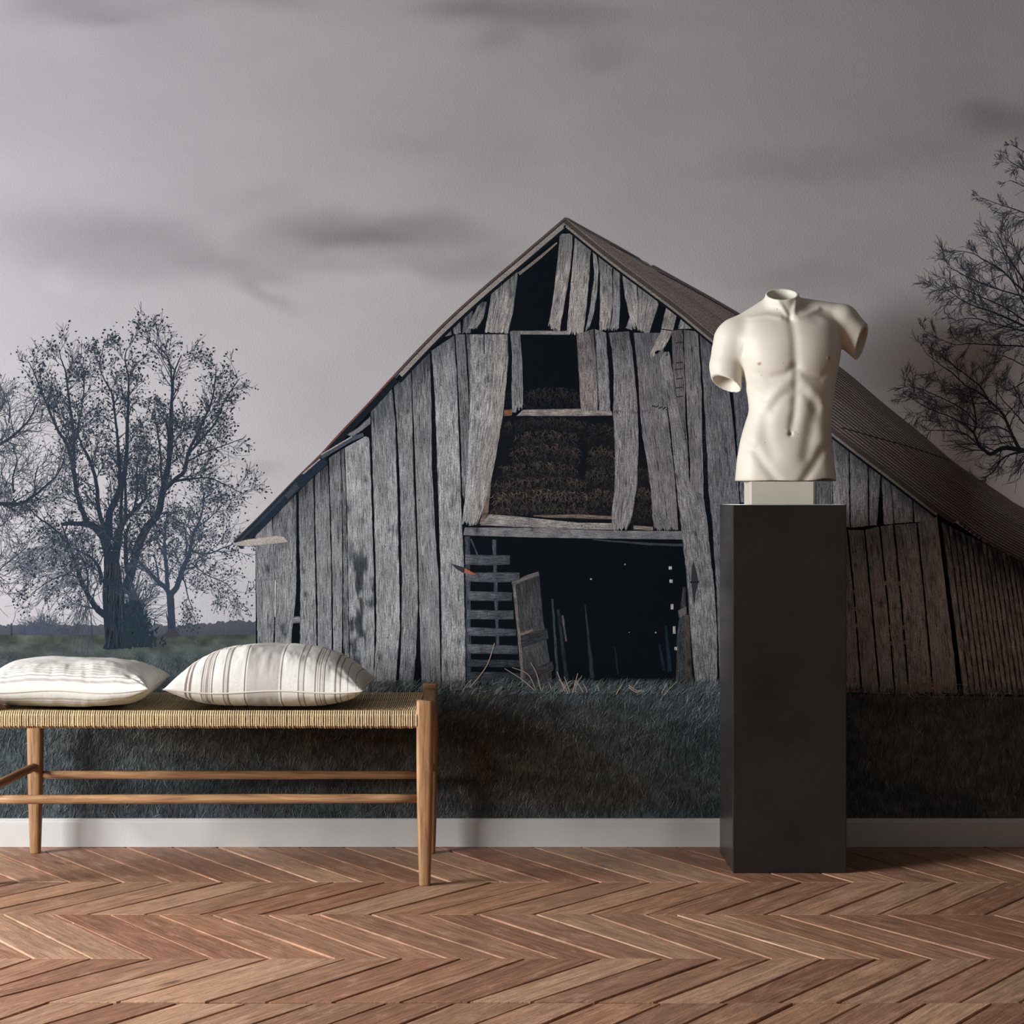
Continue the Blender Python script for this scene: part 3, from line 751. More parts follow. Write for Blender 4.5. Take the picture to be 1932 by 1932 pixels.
# -- upper right boards and beams
hplank([(966,624),(1072,624)], [(966,631),(1072,632)], (120,116,114), layer=20)
plank([(1284,599),(1279,621)], [(1307,615),(1307,620)], G2, layer=31)
plank([(962,625),(966,672),(965,730),(966,782)], [(981.5,626),(986,691),(987,774)], G2, top=.35, jag=12, layer=31.5)
plank([(1087,631),(1092,709),(1095.6,778)], [(1119.6,621),(1126,698),(1128,776)], (122,116,116), top=.4, jag=4, layer=31, knots=((1115,682,3),))
plank([(1121.7,621),(1127,709),(1130.4,777)], [(1143.5,628),(1149,709),(1152,776)], G2, top=.3, jag=3, layer=31)
plank([(1147.8,628),(1154,661),(1157.6,709),(1156.5,785),(1160,839),(1159,926),(1154,965),(1155.4,1004)], [(1187,625),(1193.5,665),(1202,752),(1205,839),(1202,915),(1193.5,970),(1184,1000)], (124,121,123), top=.55, jag=10, layer=32, knots=((1180,912,3),))
plank([(1195,628),(1201.7,687),(1207,774),(1212.6,828),(1221,872),(1228,926),(1231,980),(1236.5,1003)], [(1252,628),(1252,659),(1254,730),(1260,785),(1273.5,904),(1280,1000)], (112,109,113), top=.4, jag=9, layer=32)
for sx in range(1230, 1257, 2):
    yy = 762 + (sx-1230)*.35 + R.uniform(-2, 5); wood.poly([(sx, yy), (sx+2, yy-1), (sx+2, yy+1.6), (sx, yy+2)], (30,34,42), 33)
for sx in list(range(1158, 1176, 3)) + list(range(1192, 1202, 3)) + list(range(1212, 1226, 3)):
    yy = 774 + R.uniform(-1, 3); wood.poly([(sx, yy), (sx+1.6, yy), (sx+1.4, yy+R.uniform(3, 6)), (sx+.6, yy+4)], (30,34,42), 33)
plank([(1267,624),(1269,702),(1280,770),(1292,815),(1299,861)], [(1287.6,622),(1293,730),(1293,796),(1299.6,862)], (98,94,96), top=.3, layer=32)
for yy in (646, 684, 696, 714, 731, 748): wood.poly([(1275,yy),(1287,yy-1.5),(1288,yy+1),(1275,yy+2)], (48,48,52), 32.3)
plank([(1289.8,622),(1293,720),(1297,796),(1302,872),(1302,926)], [(1317,626),(1323.5,730),(1325.7,861),(1328,948)], (116,113,116), top=.35, layer=32.4, knots=((1305,660,3),(1304,803,3)))
plank([(1254,663),(1243,680),(1254,735),(1265,806),(1273.5,893),(1282,970),(1294,1074),(1305,1222),(1313,1304)], [(1262.6,663),(1269,702),(1275.6,748),(1291,817),(1297,850),(1302,920),(1327,935),(1334.5,985),(1348,1115),(1353,1195),(1353,1304)], (120,118,120), layer=33, jagtop=6, bot=.2, knots=((1277,898,4),(1319,936,5),(1312,1008,4),(1340,1215,4)))
plank([(1319,626),(1326.7,730),(1332,828),(1336.5,926),(1344,991),(1352,1120),(1358,1304)], [(1347,651),(1376,735),(1384,806),(1391,883),(1395,948),(1400,1304)], (104,103,108), top=.5, layer=32.5, knots=((1369,850,4),))
plank([(1378,690),(1388,800),(1397,948)], [(1412,690),(1424,800),(1432,948)], (96,98,106), top=.5, layer=32.5)
plank([(1436,740),(1440,960)], [(1470,740),(1476,960)], (96,96,102), layer=32.5); plank([(1480,760),(1484,960)], [(1520,790),(1526,960)], (92,92,98), layer=32.5); plank([(1530,800),(1536,960)], [(1567,820),(1568.5,990)], (96,95,98), layer=32.5)
plank([(1257,578),(1247,618),(1247,624),(1225,668),(1228,678)], [(1277,592),(1274,609),(1270,624),(1255,655),(1240,668)], GW, top=.2, jag=8, layer=34)
wood.poly([(1247,620),(1269,623),(1269,625),(1247,622)], (30,34,40), 35)
hplank([(951,773),(966,772)], [(951,785),(966,784)], (120,84,66), layer=29)
hplank([(987,773),(1095,771),(1154,776)], [(974,785),(1095,785),(1155,784)], (132,126,122), layer=29)
hplank([(924,970),(1040,979),(1154,984)], [(906,991),(1040,997),(1156,1000)], (128,124,122), layer=29, top=0)
wood.poly([(938,970),(1010,974),(1050,979),(1100,981),(1154,983),(1154,987),(1090,986),(1010,978)], (14,20,28), 30)
hplank([(1005,972),(1090,970),(1155,974)], [(1010,976),(1090,978),(1155,980)], (104,92,84), layer=29.5)
hplank([(877,995),(1011,996),(1150,1001),(1290,1002)], [(874,1010),(1000,1014),(1119,1016),(1290,1018)], (110,109,112), layer=30, knots=((900,998,6),(1005,996,5)))
hplank([(1119,1017),(1226,1024),(1290,1026)], [(1119,1019),(1226,1029),(1290,1031)], (54,58,64), layer=30)
hplank([(1195,991),(1232,994)], [(1195,999),(1232,1001)], (120,112,106), layer=29.6)
# -- right side of the barn
RB = (138,134,133)
for (a, b, c, d) in (((1545,806),(1562,993),(1570,823),(1570,990)), ((1570.5,823),(1571,990),(1601,848),(1603,996)), ((1602.5,850),(1605,996),(1637,875),(1638,993)), ((1638.5,876),(1640,993),(1662,892),(1654,991)),
                     ((1662.6,893),(1667,990),(1680,905),(1686,989)), ((1680.5,906),(1688,988),(1721,937),(1722.5,986)), ((1722.5,938),(1725,986),(1762,968),(1761.5,983))):
    plank([a, b], [c, d], RB, top=.75, layer=32 + R.random()*.3, jag=2, topn=40)
wood.poly([(1660,934),(1666,990),(1656,992)], BLK, 33)
RD = (170,162,157)  # board colour raised to offset the shadow falling on this side
ln6 = [[(1598,1000),(1600,1007),(1611,1115),(1626,1306)], [(1631,1000),(1647.7,1173),(1660,1310)], [(1659.5,993),(1674,1128),(1688.7,1310)], [(1686,990),(1699,1116),(1715,1307)], [(1730,987),(1744.5,1128),(1760.5,1306)], [(1769,975),(1785.5,1116),(1799,1219),(1808,1308)]]
plank([(1575,1000),(1590,1306)], [(p[0]-1.5, p[1]) for p in ln6[0]] if 0 else [(1597,1000),(1609,1115),(1624,1306)], RD, layer=30, top=.5)
for i in range(5):
    plank([(p[0]+1.2, p[1]) for p in ln6[i]], [(p[0]-1.2-(.5 if i != 4 else 0), p[1]) for p in ln6[i+1]], RD, layer=30 + .1*i, top=.55, bot=.3, knots=((ln6[i][1][0]+14, ln6[i][1][1] + R.uniform(-60, 90), 4),))
for lx, ys in ((0, (1113,1145,1176)), (2, (1096,1179,1210)), (3, (1097,1180,1208))):
    for yy in ys:
        x = float(np.interp(yy, [p[1] for p in ln6[lx]], [p[0] for p in ln6[lx]])); wood.poly([(x-1.4,yy),(x+1,yy),(x+1.8,yy+8),(x-.6,yy+8)], (176,158,142), 36)
# receding side wall
for i in range(17):
    f0, f1 = i/17, (i+.86)/17
    xt0, xt1 = 1776 + 170*f0**.9, 1776 + 170*f1**.9; xb0, xb1 = 1818 + 168*f0**.92, 1818 + 168*f1**.92
    yt = lambda x: 985 + (x-1776)*.50
    plank([(xt0, yt(xt0)), (xb0, 1310)], [(xt1, yt(xt1)), (xb1, 1310)], (156,147,142), top=.95, bot=.2, layer=29 + .02*i, topn=75)  # side boards printed lighter to counter the shadow over them
plank([(1950,1070),(1990,1312)], [(2096,1150),(2096,1312)], (84,74,70), top=.6, layer=28)
wood.build('weathered_siding', M['print_wood'], barn)

# -- slats, leaning door and props in the doorway
ins = Print(.5)
D1, D2 = (84,88,94), (60,65,72)
def ip(L_, R_, rgb, **kw): plank(L_, R_, rgb, pr=ins, **kw)
ip([(877,1012),(880,1290)], [(887,1012),(889,1290)], D2, layer=10); ip([(928,1018),(936,1217)], [(936,1018),(942,1217)], D2, layer=10); ip([(887,1018),(900,1050)], [(890,1016),(903,1048)], D2, layer=10)
for y0, y1, xa, xb, c in ((1046,1065,878,962,D1),(1080,1097,878,980,D1),(1115,1133,884,966,D1),(1150,1168,881,969,D1),(1183,1199,881,974,D1),(1215,1233,882,977,D1),(1244,1258,882,980,D2),(1268,1289,882,983,D2)):
    hplank([(xa,y0),((xa+xb)/2,y0+R.uniform(-1,3)),(xb,y0+R.uniform(0,4))], [(xa,y1),((xa+xb)/2,y1+R.uniform(-1,2)),(xb,y1+R.uniform(-1,2))], c, pr=ins, layer=11, bot=.5)
ins.build('slat_rack', M['print_wood'], barn); ins = Print(.5)
ip([(966,1098),(976,1195),(985,1296)], [(1017,1078),(1024,1160),(1036,1236),(1044,1298)], (64,64,67), layer=12, top=.4)
ip([(965.7,1098),(976,1195),(984,1296)], [(972,1096),(982,1195),(991,1296)], (104,98,94), layer=12.4)
hplank([(965,1100),(990,1086),(1016,1078)], [(967,1106),(990,1096),(1017,1086)], (92,88,86), pr=ins, layer=12.5)
hplank([(982,1200),(1032,1186)], [(984,1222),(1035,1205)], (48,50,54), pr=ins, layer=12.5); hplank([(981,1193),(1005,1184)], [(983,1202),(1006,1192)], (96,88,82), pr=ins, layer=12.6)
hplank([(990,1266),(1042,1248)], [(992,1290),(1045,1262)], (54,54,58), pr=ins, layer=12.5); ip([(1027,1254),(1026,1272)], [(1042,1248),(1044,1264)], (78,76,76), layer=12.6)
ins.build('leaning_door', M['print_wood'], barn); ins = Print(.5)
ip([(1040,1130),(1050,1290)], [(1044,1130),(1056,1290)], (56,60,66), layer=10); ip([(1050,1150),(1066,1290)], [(1056,1150),(1074,1290)], (34,40,48), layer=10); ip([(1059,1161),(1066,1210)], [(1063,1161),(1070,1210)], (82,76,72), layer=11)
ip([(1103,1141),(1113,1279)], [(1105,1141),(1122,1279)], (38,46,54), layer=10); ip([(1158,1220),(1164,1272)], [(1161,1220),(1168,1272)], (26,36,46), layer=10)
ip([(1242,1215),(1250,1265)], [(1246,1215),(1256,1265)], (22,36,48), layer=10); ip([(1254,1180),(1260,1268)], [(1258,1180),(1268,1266)], (26,42,54), layer=10)
ip([(1288,1108),(1277,1200),(1274,1303)], [(1294,1108),(1292,1200),(1290,1303)], (58,60,64), layer=10); ip([(1290,1160),(1290,1303)], [(1300,1160),(1308,1303)], (66,62,60), layer=10.5, knots=((1300,1250,4),))
ip([(1279,1152),(1281,1166)], [(1295,1144),(1296,1158)], (92,88,86), layer=11)
hplank([(1060,1285),(1180,1280),(1276,1282)], [(1060,1306),(1180,1306),(1290,1306)], (34,34,36), pr=ins, layer=9)
for x, y, w_, h_ in ((1264.5,1071.5,6,6),(1266,1096.5,6,6),(1268,1144.7,5,10),(1272,1188.6,5,14),(1275,1223.6,5,6),(1115,1092.5,3.4,2.6),(1237,1193.4,2.6,2.6),(1179,1065,2,3),(1187,1193,1.6,1.6)):
    ins.poly([(x-w_/2,y-h_/2),(x+w_/2,y-h_/2),(x+w_/2,y+h_/2),(x-w_/2,y+h_/2)], (186,182,180), 13)
tag(ins.build('doorway_timbers', M['print_wood'], barn), kind='stuff')

# -- hay behind the loft opening
hay = Print()
hay.poly([(905,786),(1160,784),(1240,880),(1236,992),(900,992)], (16,20,25), 9)
def hay_bale(x0, x1, yt, yb, bright):
    for _ in range(int((x1-x0)*(yb-yt)/10)):
        u = R.random(); v = R.random(); x = x0 + (x1-x0)*u; arch = 8*(2*u-1)**2
        y = yt + arch + (yb-yt)*v
        k = bright*(1.15 - .85*v)*R.uniform(.35, 1.25)
        a = R.gauss(1.3, .75); ln = R.uniform(4, 12)
        col = (15 + 74*k, 19 + 58*k, 24 + 45*k)
        ribbon(hay, [(x, y), (x + math.cos(a)*ln*.5 + .4, y + math.sin(a)*ln*.5), (x + math.cos(a+.3)*ln, y + math.sin(a+.3)*ln)], [.8, .9, .3], col, 10 + R.random())
for x0, x1, yt, yb, b in ((952,1106,786,812,.55),(972,1090,810,842,.75),(965,1092,836,872,.8),(945,1090,868,902,.85),(930,1105,898,930,.85),(928,1105,922,958,1.15),(925,1110,952,976,.8),(1106,1160,796,840,.5),(1108,1162,838,885,.8),(1106,1162,880,925,.75),(1104,1160,920,972,.85),
                          (988,1093,730,772,.5),(953,966,735,772,.3),(1190,1236,880,920,.5),(1190,1236,918,960,.8),(1190,1236,955,992,.6),(820,830,760,980,.25),(1322,1336,800,960,.4)):
    hay_bale(x0, x1, yt, yb, b)
hay.build('loft_hay', M['print'], barn)

# -- roof
roof = Print(.4)
up = smooth_line([(1067,411),(1120,443),(1206,489),(1230,502),(1310,545),(1396,594),(1490,637),(1579,690),(1662,759),(1739,821),(1798,871),(1846,904),(1893,935),(1932,959),(2120,1050)], 8)
lo = smooth_line([(1069,414),(1154,483),(1226,537),(1288,584),(1351,636),(1450,712),(1569,806),(1679,890),(1774,963),(1808,985),(1846,1014),(1880,1034),(1932,1061),(2120,1156)], 8)
ts = np.linspace(0, 1, 121)
def byx(C, xs): return np.interp(xs, C[:,0], C[:,1])
xs = np.linspace(1067, 2110, 160)
yu = byx(up, xs) + .8*np.sin(xs*.35)*(xs < 1400); yl = np.maximum(byx(lo, xs), yu + .6)
NL = 23
for k in range(NL):
    a0 = (k/NL)**1.25; a1 = ((k+1)/NL)**1.25; am = (a0+a1)/2
    tone = np.array([98, 91, 89])*(1 + .12*(fbm(k*.37, 0.0, 61, 2)-.5))
    for s0, s1, mul in ((a0, a0 + (a1-a0)*.42, .50), (a0 + (a1-a0)*.42, a1, 1.08)):
        P0 = yu + (yl-yu)*s0; P1 = yu + (yl-yu)*s1; n = len(xs)
        c = lin(np.clip(tone[None,:]*mul*(1 + .22*(fbm(xs/40, xs*0 + k*.9, 62, 3)-.5))[:,None] + np.array([2,-1,-2])*np.clip(fbm(xs/70, xs*0 + k*.3, 63)-.4, 0, 1)[:,None]*5, 8, 255))
        roof.add(np.concatenate([np.stack([xs, P0], 1), np.stack([xs, P1], 1)]), [(i, i+1, n+i+1, n+i) for i in range(n-1)], np.concatenate([c, c]), 41, np.concatenate([np.stack([xs, P0], 1), np.stack([xs, P1], 1)]))
# torn ridge capping
def rb(pts, wd, rgb, layer): 
    S = smooth_line(pts, 5); ribbon(roof, S, np.interp(np.linspace(0, len(pts)-1, len(S)), range(len(pts)), wd), rgb, layer)
rb([(1068,412),(1110,436),(1160,464),(1206,490)], [3,4,5,4], (64,58,60), 43); rb([(1150,460),(1180,476),(1204,487)], [1.4,2,1.4], (34,34,40), 44)
rb([(1230,502),(1280,530),(1340,563),(1396,595)], [5,5,5,4], (70,60,60), 43); rb([(1240,512),(1290,538),(1350,571),(1392,596)], [1.6,2,2,1.6], (30,30,36), 44)
rb([(1206,490),(1214,497),(1224,502)], [2,3,2], (60,56,58), 43)
# sagging cable on the tin
rb([(1588,807),(1655,826),(1712,842),(1741,851),(1793,869)], [2,2.4,2.4,2,1.6], (40,36,38), 43)
# ragged eave edge
for i in range(40):
    x = 1812 + i*7.5; y = float(byx(lo, [x])[0]); roof.poly([(x-4,y-4),(x+4,y-1),(x+3,y+R.uniform(2,5)),(x-2,y+R.uniform(0,3))], (66,54,52) if R.random() < .7 else (96,84,80), 44)
# barge boards, right
bu = lo[lo[:,0] <= 1806]; 
def band(curve, d0, d1, rgb, layer, x1=1e9, x0=-1e9):
    C = curve[(curve[:,0] <= x1) & (curve[:,0] >= x0)]; T = np.gradient(C, axis=0); T /= np.linalg.norm(T, axis=1)[:,None]; N = np.stack([-T[:,1], T[:,0]], 1)
    if N[0,1] < 0: N = -N
    n = len(C); sh = 1 + .25*(fbm(C[:,0]/23, C[:,1]/23, 71, 3)-.5)
    c = lin(np.asarray(rgb)[None,:]*sh[:,None]); xy = np.concatenate([C + N*d0, C + N*d1])
    roof.add(xy, [(i, i+1, n+i+1, n+i) for i in range(n-1)], np.concatenate([c, c]), layer, xy)
band(bu, -1.0, 8.5, (70,62,60), 45); band(bu, -1.0, .8, (112,104,100), 46, 1540); band(bu, 8.5, 13, (122,116,112), 45, 1776); band(bu, 13, 17, (18,22,28), 40, 1776)
# barge boards, left
lf = smooth_line([(1066,410),(980.5,483),(916,537.5),(855,592),(806,640),(741,709),(698,756),(640,817),(606,854.5),(567,893)], 8)[::-1]
band(lf, 0, 4.2, (86,70,70), 45, 1066, 741); band(lf, 0, 3.4, (104,66,58), 45, 741); band(lf, 4.2, 6, (34,36,42), 45, 1066, 741); band(lf, 6, 14.5, (134,128,124), 45, 1064, 746); band(lf, 14.5, 20, (16,22,30), 30.5, 1060, 741)
band(lf, 3.4, 15, (22,28,36), 44, 741, 600)
lw = smooth_line([(440,1021),(481,981),(520,941),(566,894),(606,858)], 8)
band(lw, 0, 2, (74,60,62), 46); band(lw, 2, 21, (30,40,52), 45); band(lw, 6, 10, (44,54,66), 45.5, 560)
roof.poly([(444,1022),(440,1024),(470,1000),(484,990),(482,1010)], (28,36,46), 45)
# sagging pole under the eave and loose boards
rb([(606,862),(640,842),(662,829),(686,820)], [8,9,9,7], (66,72,82), 47); rb([(606,858),(640,838),(664,824)], [2,2.4,2], (150,146,142), 48); rb([(572,894),(604,866)], [2.4,2.4], (150,144,138), 47)
plank([(699,785),(676,806),(655,820)], [(699,800),(684,812),(664,824)], (92,94,100), pr=roof, layer=46)
rb([(562,917),(540,938)], [9,10], (56,62,70), 47)
plank([(440,1025),(465,1018),(522,1010),(536,1013)], [(440,1029),(470,1031),(520,1026),(545,1023)], (140,134,128), pr=roof, layer=48)
rb([(979,517),(1016,488),(1051,458)], [6,5.5,3], (112,106,102), 30.6)
rb([(1064,430),(1067,425)], [3,3], (12,16,22), 47)
roof.build('tin_roof', M['print_roof'], barn)

# -- hinges
hg = Print()
hg.poly([(851,1063.5),(860,1066),(877,1071),(874,1081),(862,1074)], (52,52,58), 50); hg.poly([(877,1071.5),(901,1085),(890,1084),(875.6,1081)], (150,92,74), 50)
hg.build('strap_hinge', M['print'], barn); hg = Print()
hg.poly([(1307.6,1058),(1312,1075),(1317,1098),(1312,1118),(1309,1139),(1306,1118),(1303.5,1098),(1305,1075)], (52,54,60), 50); hg.poly([(1302,1097),(1318,1096),(1318,1099),(1302,1100)], (34,36,42), 51)
hg.build('strap_hinge', M['print'], barn)

# ------------------------------------------------------------------ grass of the mural
gr = Print()
def blades(n, x0, x1, y0, y1, lmin, lmax, lean, layer, wd=(.8, 1.5), bright=1.0, dens=None):
    xs = rng.uniform(x0, x1, n); ys = rng.uniform(y0, y1, n)
    base = field_color(xs, ys)
    sc = np.clip((ys - 1215)/110, .25, 1)
    ln = rng.uniform(lmin, lmax, n)*sc; an = rng.normal(lean, .34, n) - math.pi/2; cv = rng.normal(.28, .22, n)
    w_ = rng.uniform(*wd, n)*np.clip(sc, .6, 1); k = rng.uniform(.6, 1.0, n) + (rng.random(n) < .30)*rng.uniform(.15, .65, n)
    col = np.clip(base*k[:,None]*bright + np.where(k > 1.1, 1, 0)[:,None]*np.array([10, 9, 7]), 6, 235)
    p0 = np.stack([xs, ys], 1); p1 = p0 + np.stack([np.cos(an), np.sin(an)], 1)*(ln*.55)[:,None]; p2 = p1 + np.stack([np.cos(an+cv), np.sin(an+cv)], 1)*(ln*.45)[:,None]
    nr = np.stack([-np.sin(an), np.cos(an)], 1)*w_[:,None]*.5
    V = np.stack([p0 - nr, p0 + nr, p1 + nr*.8, p1 - nr*.8, p2], 1).reshape(-1, 2)
    i = np.arange(n)*5
    Fq = [(a, a+1, a+2, a+3) for a in i] + [(a+3, a+2, a+4) for a in i]
    C = np.repeat(lin(col), 5, 0)
    Lr = layer + rng.random(n)*3
    gr.V.append(V); gr.L.append(np.repeat(Lr, 5)); gr.C.append(C); gr.U.append(V)
    gr.F += [tuple(int(j) + gr.n for j in f) for f in Fq]; gr.n += len(V)
blades(2600, -200, 500, 1206, 1262, 3, 9, .1, 4, (.6, 1.1))
blades(12000, -250, 1600, 1300, 1400, 7, 21, .35, 52, (.6, 1.2), 1.05); blades(16000, -250, 1600, 1370, 1556, 7, 22, .15, 55, (.6, 1.2))
blades(6000, -1000, -250, 1290, 1556, 7, 22, .2, 52, (.7, 1.4)); blades(4000, -250, 520, 1240, 1330, 6, 16, .2, 50); blades(5200, 1560, 2200, 1318, 1556, 10, 26, -.1, 52, (.7, 1.2), .95)
# tufts standing against the barn
blades(2600, 700, 1370, 1288, 1312, 12, 26, .65, 58, (.7, 1.2), 1.2); blades(900, 1560, 2100, 1300, 1318, 8, 18, .2, 58, (.7, 1.2), 1.0)
tag(gr.build('printed_grass', M['print'], mural, 'tall grass of the mural'), kind='stuff')
st = Print(3.0)
for l in (([(886,1297),(905,1275),(921,1250),(933,1213)], 2.0), ([(872,1305),(882,1290),(890,1282)], 1.6), ([(1008,1302),(985,1282),(952,1261)], 1.8), ([(1010,1300),(996,1272),(966,1259)], 1.5), ([(1020,1301),(1012,1270),(1001,1250)], 1.8), ([(1066,1305),(1056,1280),(1051,1267)], 2),
          ([(1072,1308),(1062,1290),(1054,1282)], 1.8), ([(1080,1306),(1086,1285),(1090,1270)], 2), ([(1085,1306),(1088,1290),(1098,1275)], 1.6), ([(1075,1306),(1068,1286),(1064,1276)], 1.6), ([(1060,1305),(1070,1290),(1078,1284)], 1.6), ([(1100,1306),(1092,1292),(1084,1284)], 1.6), ([(1108,1306),(1104,1296),(1100,1290)], 1.6), ([(1040,1300),(1036,1288)], 1.6),
          ([(1162,1310),(1170,1296),(1174,1291)], 2), ([(1130,1304),(1127,1292)], 1.8), ([(1248,1308),(1254,1296),(1258,1289)], 1.8), ([(1252,1311),(1266,1296),(1278,1285)], 1.3), ([(1186,1292),(1200,1302),(1216,1304)], 1.8), ([(1186,1296),(1196,1304),(1204,1307)], 1.8), ([(851,1302),(851,1276)], 1.6)):
    p, w_ = l; S = smooth_line(p, 5); ribbon(st, S, np.linspace(w_, w_*.6, len(S)), (164,148,136), 62)
for _ in range(60):   # dry tumbled weeds at the right
    x = 1735 + R.gauss(0, 26); y = 1308 + R.gauss(0, 5); a = R.uniform(-3.1, 0); ln = R.uniform(12, 34)
    ribbon(st, smooth_line([(x, y), (x + math.cos(a)*ln*.6, y + math.sin(a)*ln*.6), (x + math.cos(a+.7)*ln, y + math.sin(a+.7)*ln*.9)], 4), np.full(9, .9), (150,136,122), 62)
tag(st.build('printed_dry_stalks', M['print'], mural, 'dry stalks before the barn doorway of the mural'), kind='stuff')
# ------------------------------------------------------------------ plaster torso on a block
def mat_plaster():
    t = NT('aged_plaster'); c = t.attr(); v = t.coord('Object')
    n1 = t.noise(v, 7, 5, .6); n2 = t.noise(v, 160, 3); sp = t.noise(v, 90, 1, .5)
    col = t.mulcol(c, t.mrange(n1, .3, .7, .92, 1.05))
    col = t.mix(t.mrange(sp, .79, .83, 0, .7), col, L3(105, 84, 66))
    t.bump(n2, .10, .001)
    return t.done(col, .5, .35)
M['plaster'] = mat_plaster()

S_T = 5.40 / F_PX     # metres per photo pixel at the torso's depth
def smin(a, b, k):
    h = np.clip(.5 + .5*(b - a)/k, 0, 1); return b*(1-h) + a*h - k*h*(1-h)
def cone(X, Q, P, a, b, ra, rb):
    a = np.array(a, np.float32); b = np.array(b, np.float32); ba = b - a
    t = np.clip(((X-a[0])*ba[0] + (Q-a[1])*ba[1] + (P-a[2])*ba[2]) / float(ba @ ba), 0, 1)
    d = np.sqrt((X-a[0]-t*ba[0])**2 + (Q-a[1]-t*ba[1])**2 + (P-a[2]-t*ba[2])**2)
    return d - (ra + (rb-ra)*t)
def seg_d(x, p, pts):
    d = np.full(np.broadcast(x, p).shape, 1e9, np.float32)
    for (ax, ap), (bx, bp) in zip(pts[:-1], pts[1:]):
        vx, vp = bx-ax, bp-ap
        t = np.clip(((x-ax)*vx + (p-ap)*vp) / (vx*vx + vp*vp), 0, 1)
        d = np.minimum(d, np.hypot(x-ax-t*vx, p-ap-t*vp))
    return d
def front_relief(x, p):
    """relief of the chest and belly in photo pixels, towards the viewer"""
    def bump(cx, cp, sx, sp, amp, n=2, rot=0):
        c, s = math.cos(rot), math.sin(rot); u = (x-cx)*c + (p-cp)*s; v = -(x-cx)*s + (p-cp)*c
        return amp * np.exp(-(np.abs(u/sx)**n + np.abs(v/sp)**n))
    def line(pts, wd, amp): return amp * np.exp(-(seg_d(x, p, pts)/wd)**2)
    h = bump(1440, 660, 50, 50, 9.5, 3.2, .10) + bump(1537, 655, 48, 50, 9.5, 3.2, -.10)
    h += line([(1402,686),(1414,703),(1443,716),(1474,709),(1488,694)], 7, -2.2)
    h += line([(1494,696),(1507,708),(1538,716),(1562,700)], 7, -2.2)
    h += line([(1486,612),(1489,640),(1491,694)], 9, -2.6)
    h += line([(1466,603),(1440,597),(1410,601)], 5, 2.6) + line([(1498,601),(1515,596),(1540,583)], 6.5, 4.2)
    h += bump(1440, 588, 20, 8, -2.4) + bump(1522, 583, 16, 9, -6.0, 2, -.4) + bump(1532, 608, 16, 8, -2.0)
    h += bump(1484, 603, 6, 8, -4.5)
    h += line([(1464,572),(1474,588),(1481,600)], 4.5, 2.6) + line([(1500,571),(1494,588),(1489,603)], 5, 4.0)
    h += bump(1398, 664, 5, 16, -3.5, 2, .25) + bump(1398, 618, 10, 12, -2.2) + bump(1579, 640, 7, 20, -3.0, 2, -.2)
    # rib arch and ribs
    h += line([(1486,718),(1470,728),(1452,745),(1440,768)], 10, 2.2) + line([(1499,718),(1518,733),(1535,749),(1547,764)], 9, 2.1)
    h += line([(1480,744),(1463,754),(1452,772)], 8, -1.6) + line([(1505,744),(1521,758),(1531,775)], 8, -2.0)
    h += line([(1412,728),(1424,740),(1436,750)], 5, -1.2) + line([(1414,746),(1424,757),(1434,764)], 5, -1.2)
    h += line([(1570,728),(1558,740),(1548,748)], 5, -1.4) + line([(1568,748),(1558,757),(1550,762)], 5, -1.2)
    # belly
    h += line([(1492,708),(1493,745),(1491,780),(1485,812)], 8, -2.7)
    for cx, cp, sx, sp, am in ((1468,752,17,16,1.6),(1513,752,15,16,1.8),(1465,789,21,15,2.2),(1511,788,17,15,2.0),(1464,815,21,12,1.3),(1506,815,17,12,1.3)):
        h += bump(cx, cp, sx, sp, am, 3)
    h += line([(1442,772),(1438,800),(1440,832),(1450,862)], 12, -2.0) + line([(1528,774),(1522,800),(1517,835),(1512,862)], 12, -3.0)
    h += bump(1412, 832, 18, 26, 3.2) + bump(1548, 828, 18, 28, 3.6)
    h += line([(1396,838),(1418,850),(1434,876),(1458,908)], 9, -3.4) + line([(1570,838),(1544,851),(1529,876),(1508,908)], 9, -3.8)
    h += bump(1482, 860, 36, 32, 4.0) + bump(1410, 892, 18, 22, 2.2) + bump(1558, 890, 16, 22, 2.4)
    h += bump(1483, 820, 3.6, 3.8, -6.0) + line([(1477,815),(1489,817)], 2.4, 1.4)
    h += bump(1424, 690, 2.6, 2.6, 1.8) + bump(1553, 680, 2.6, 2.6, 1.8)
    return h

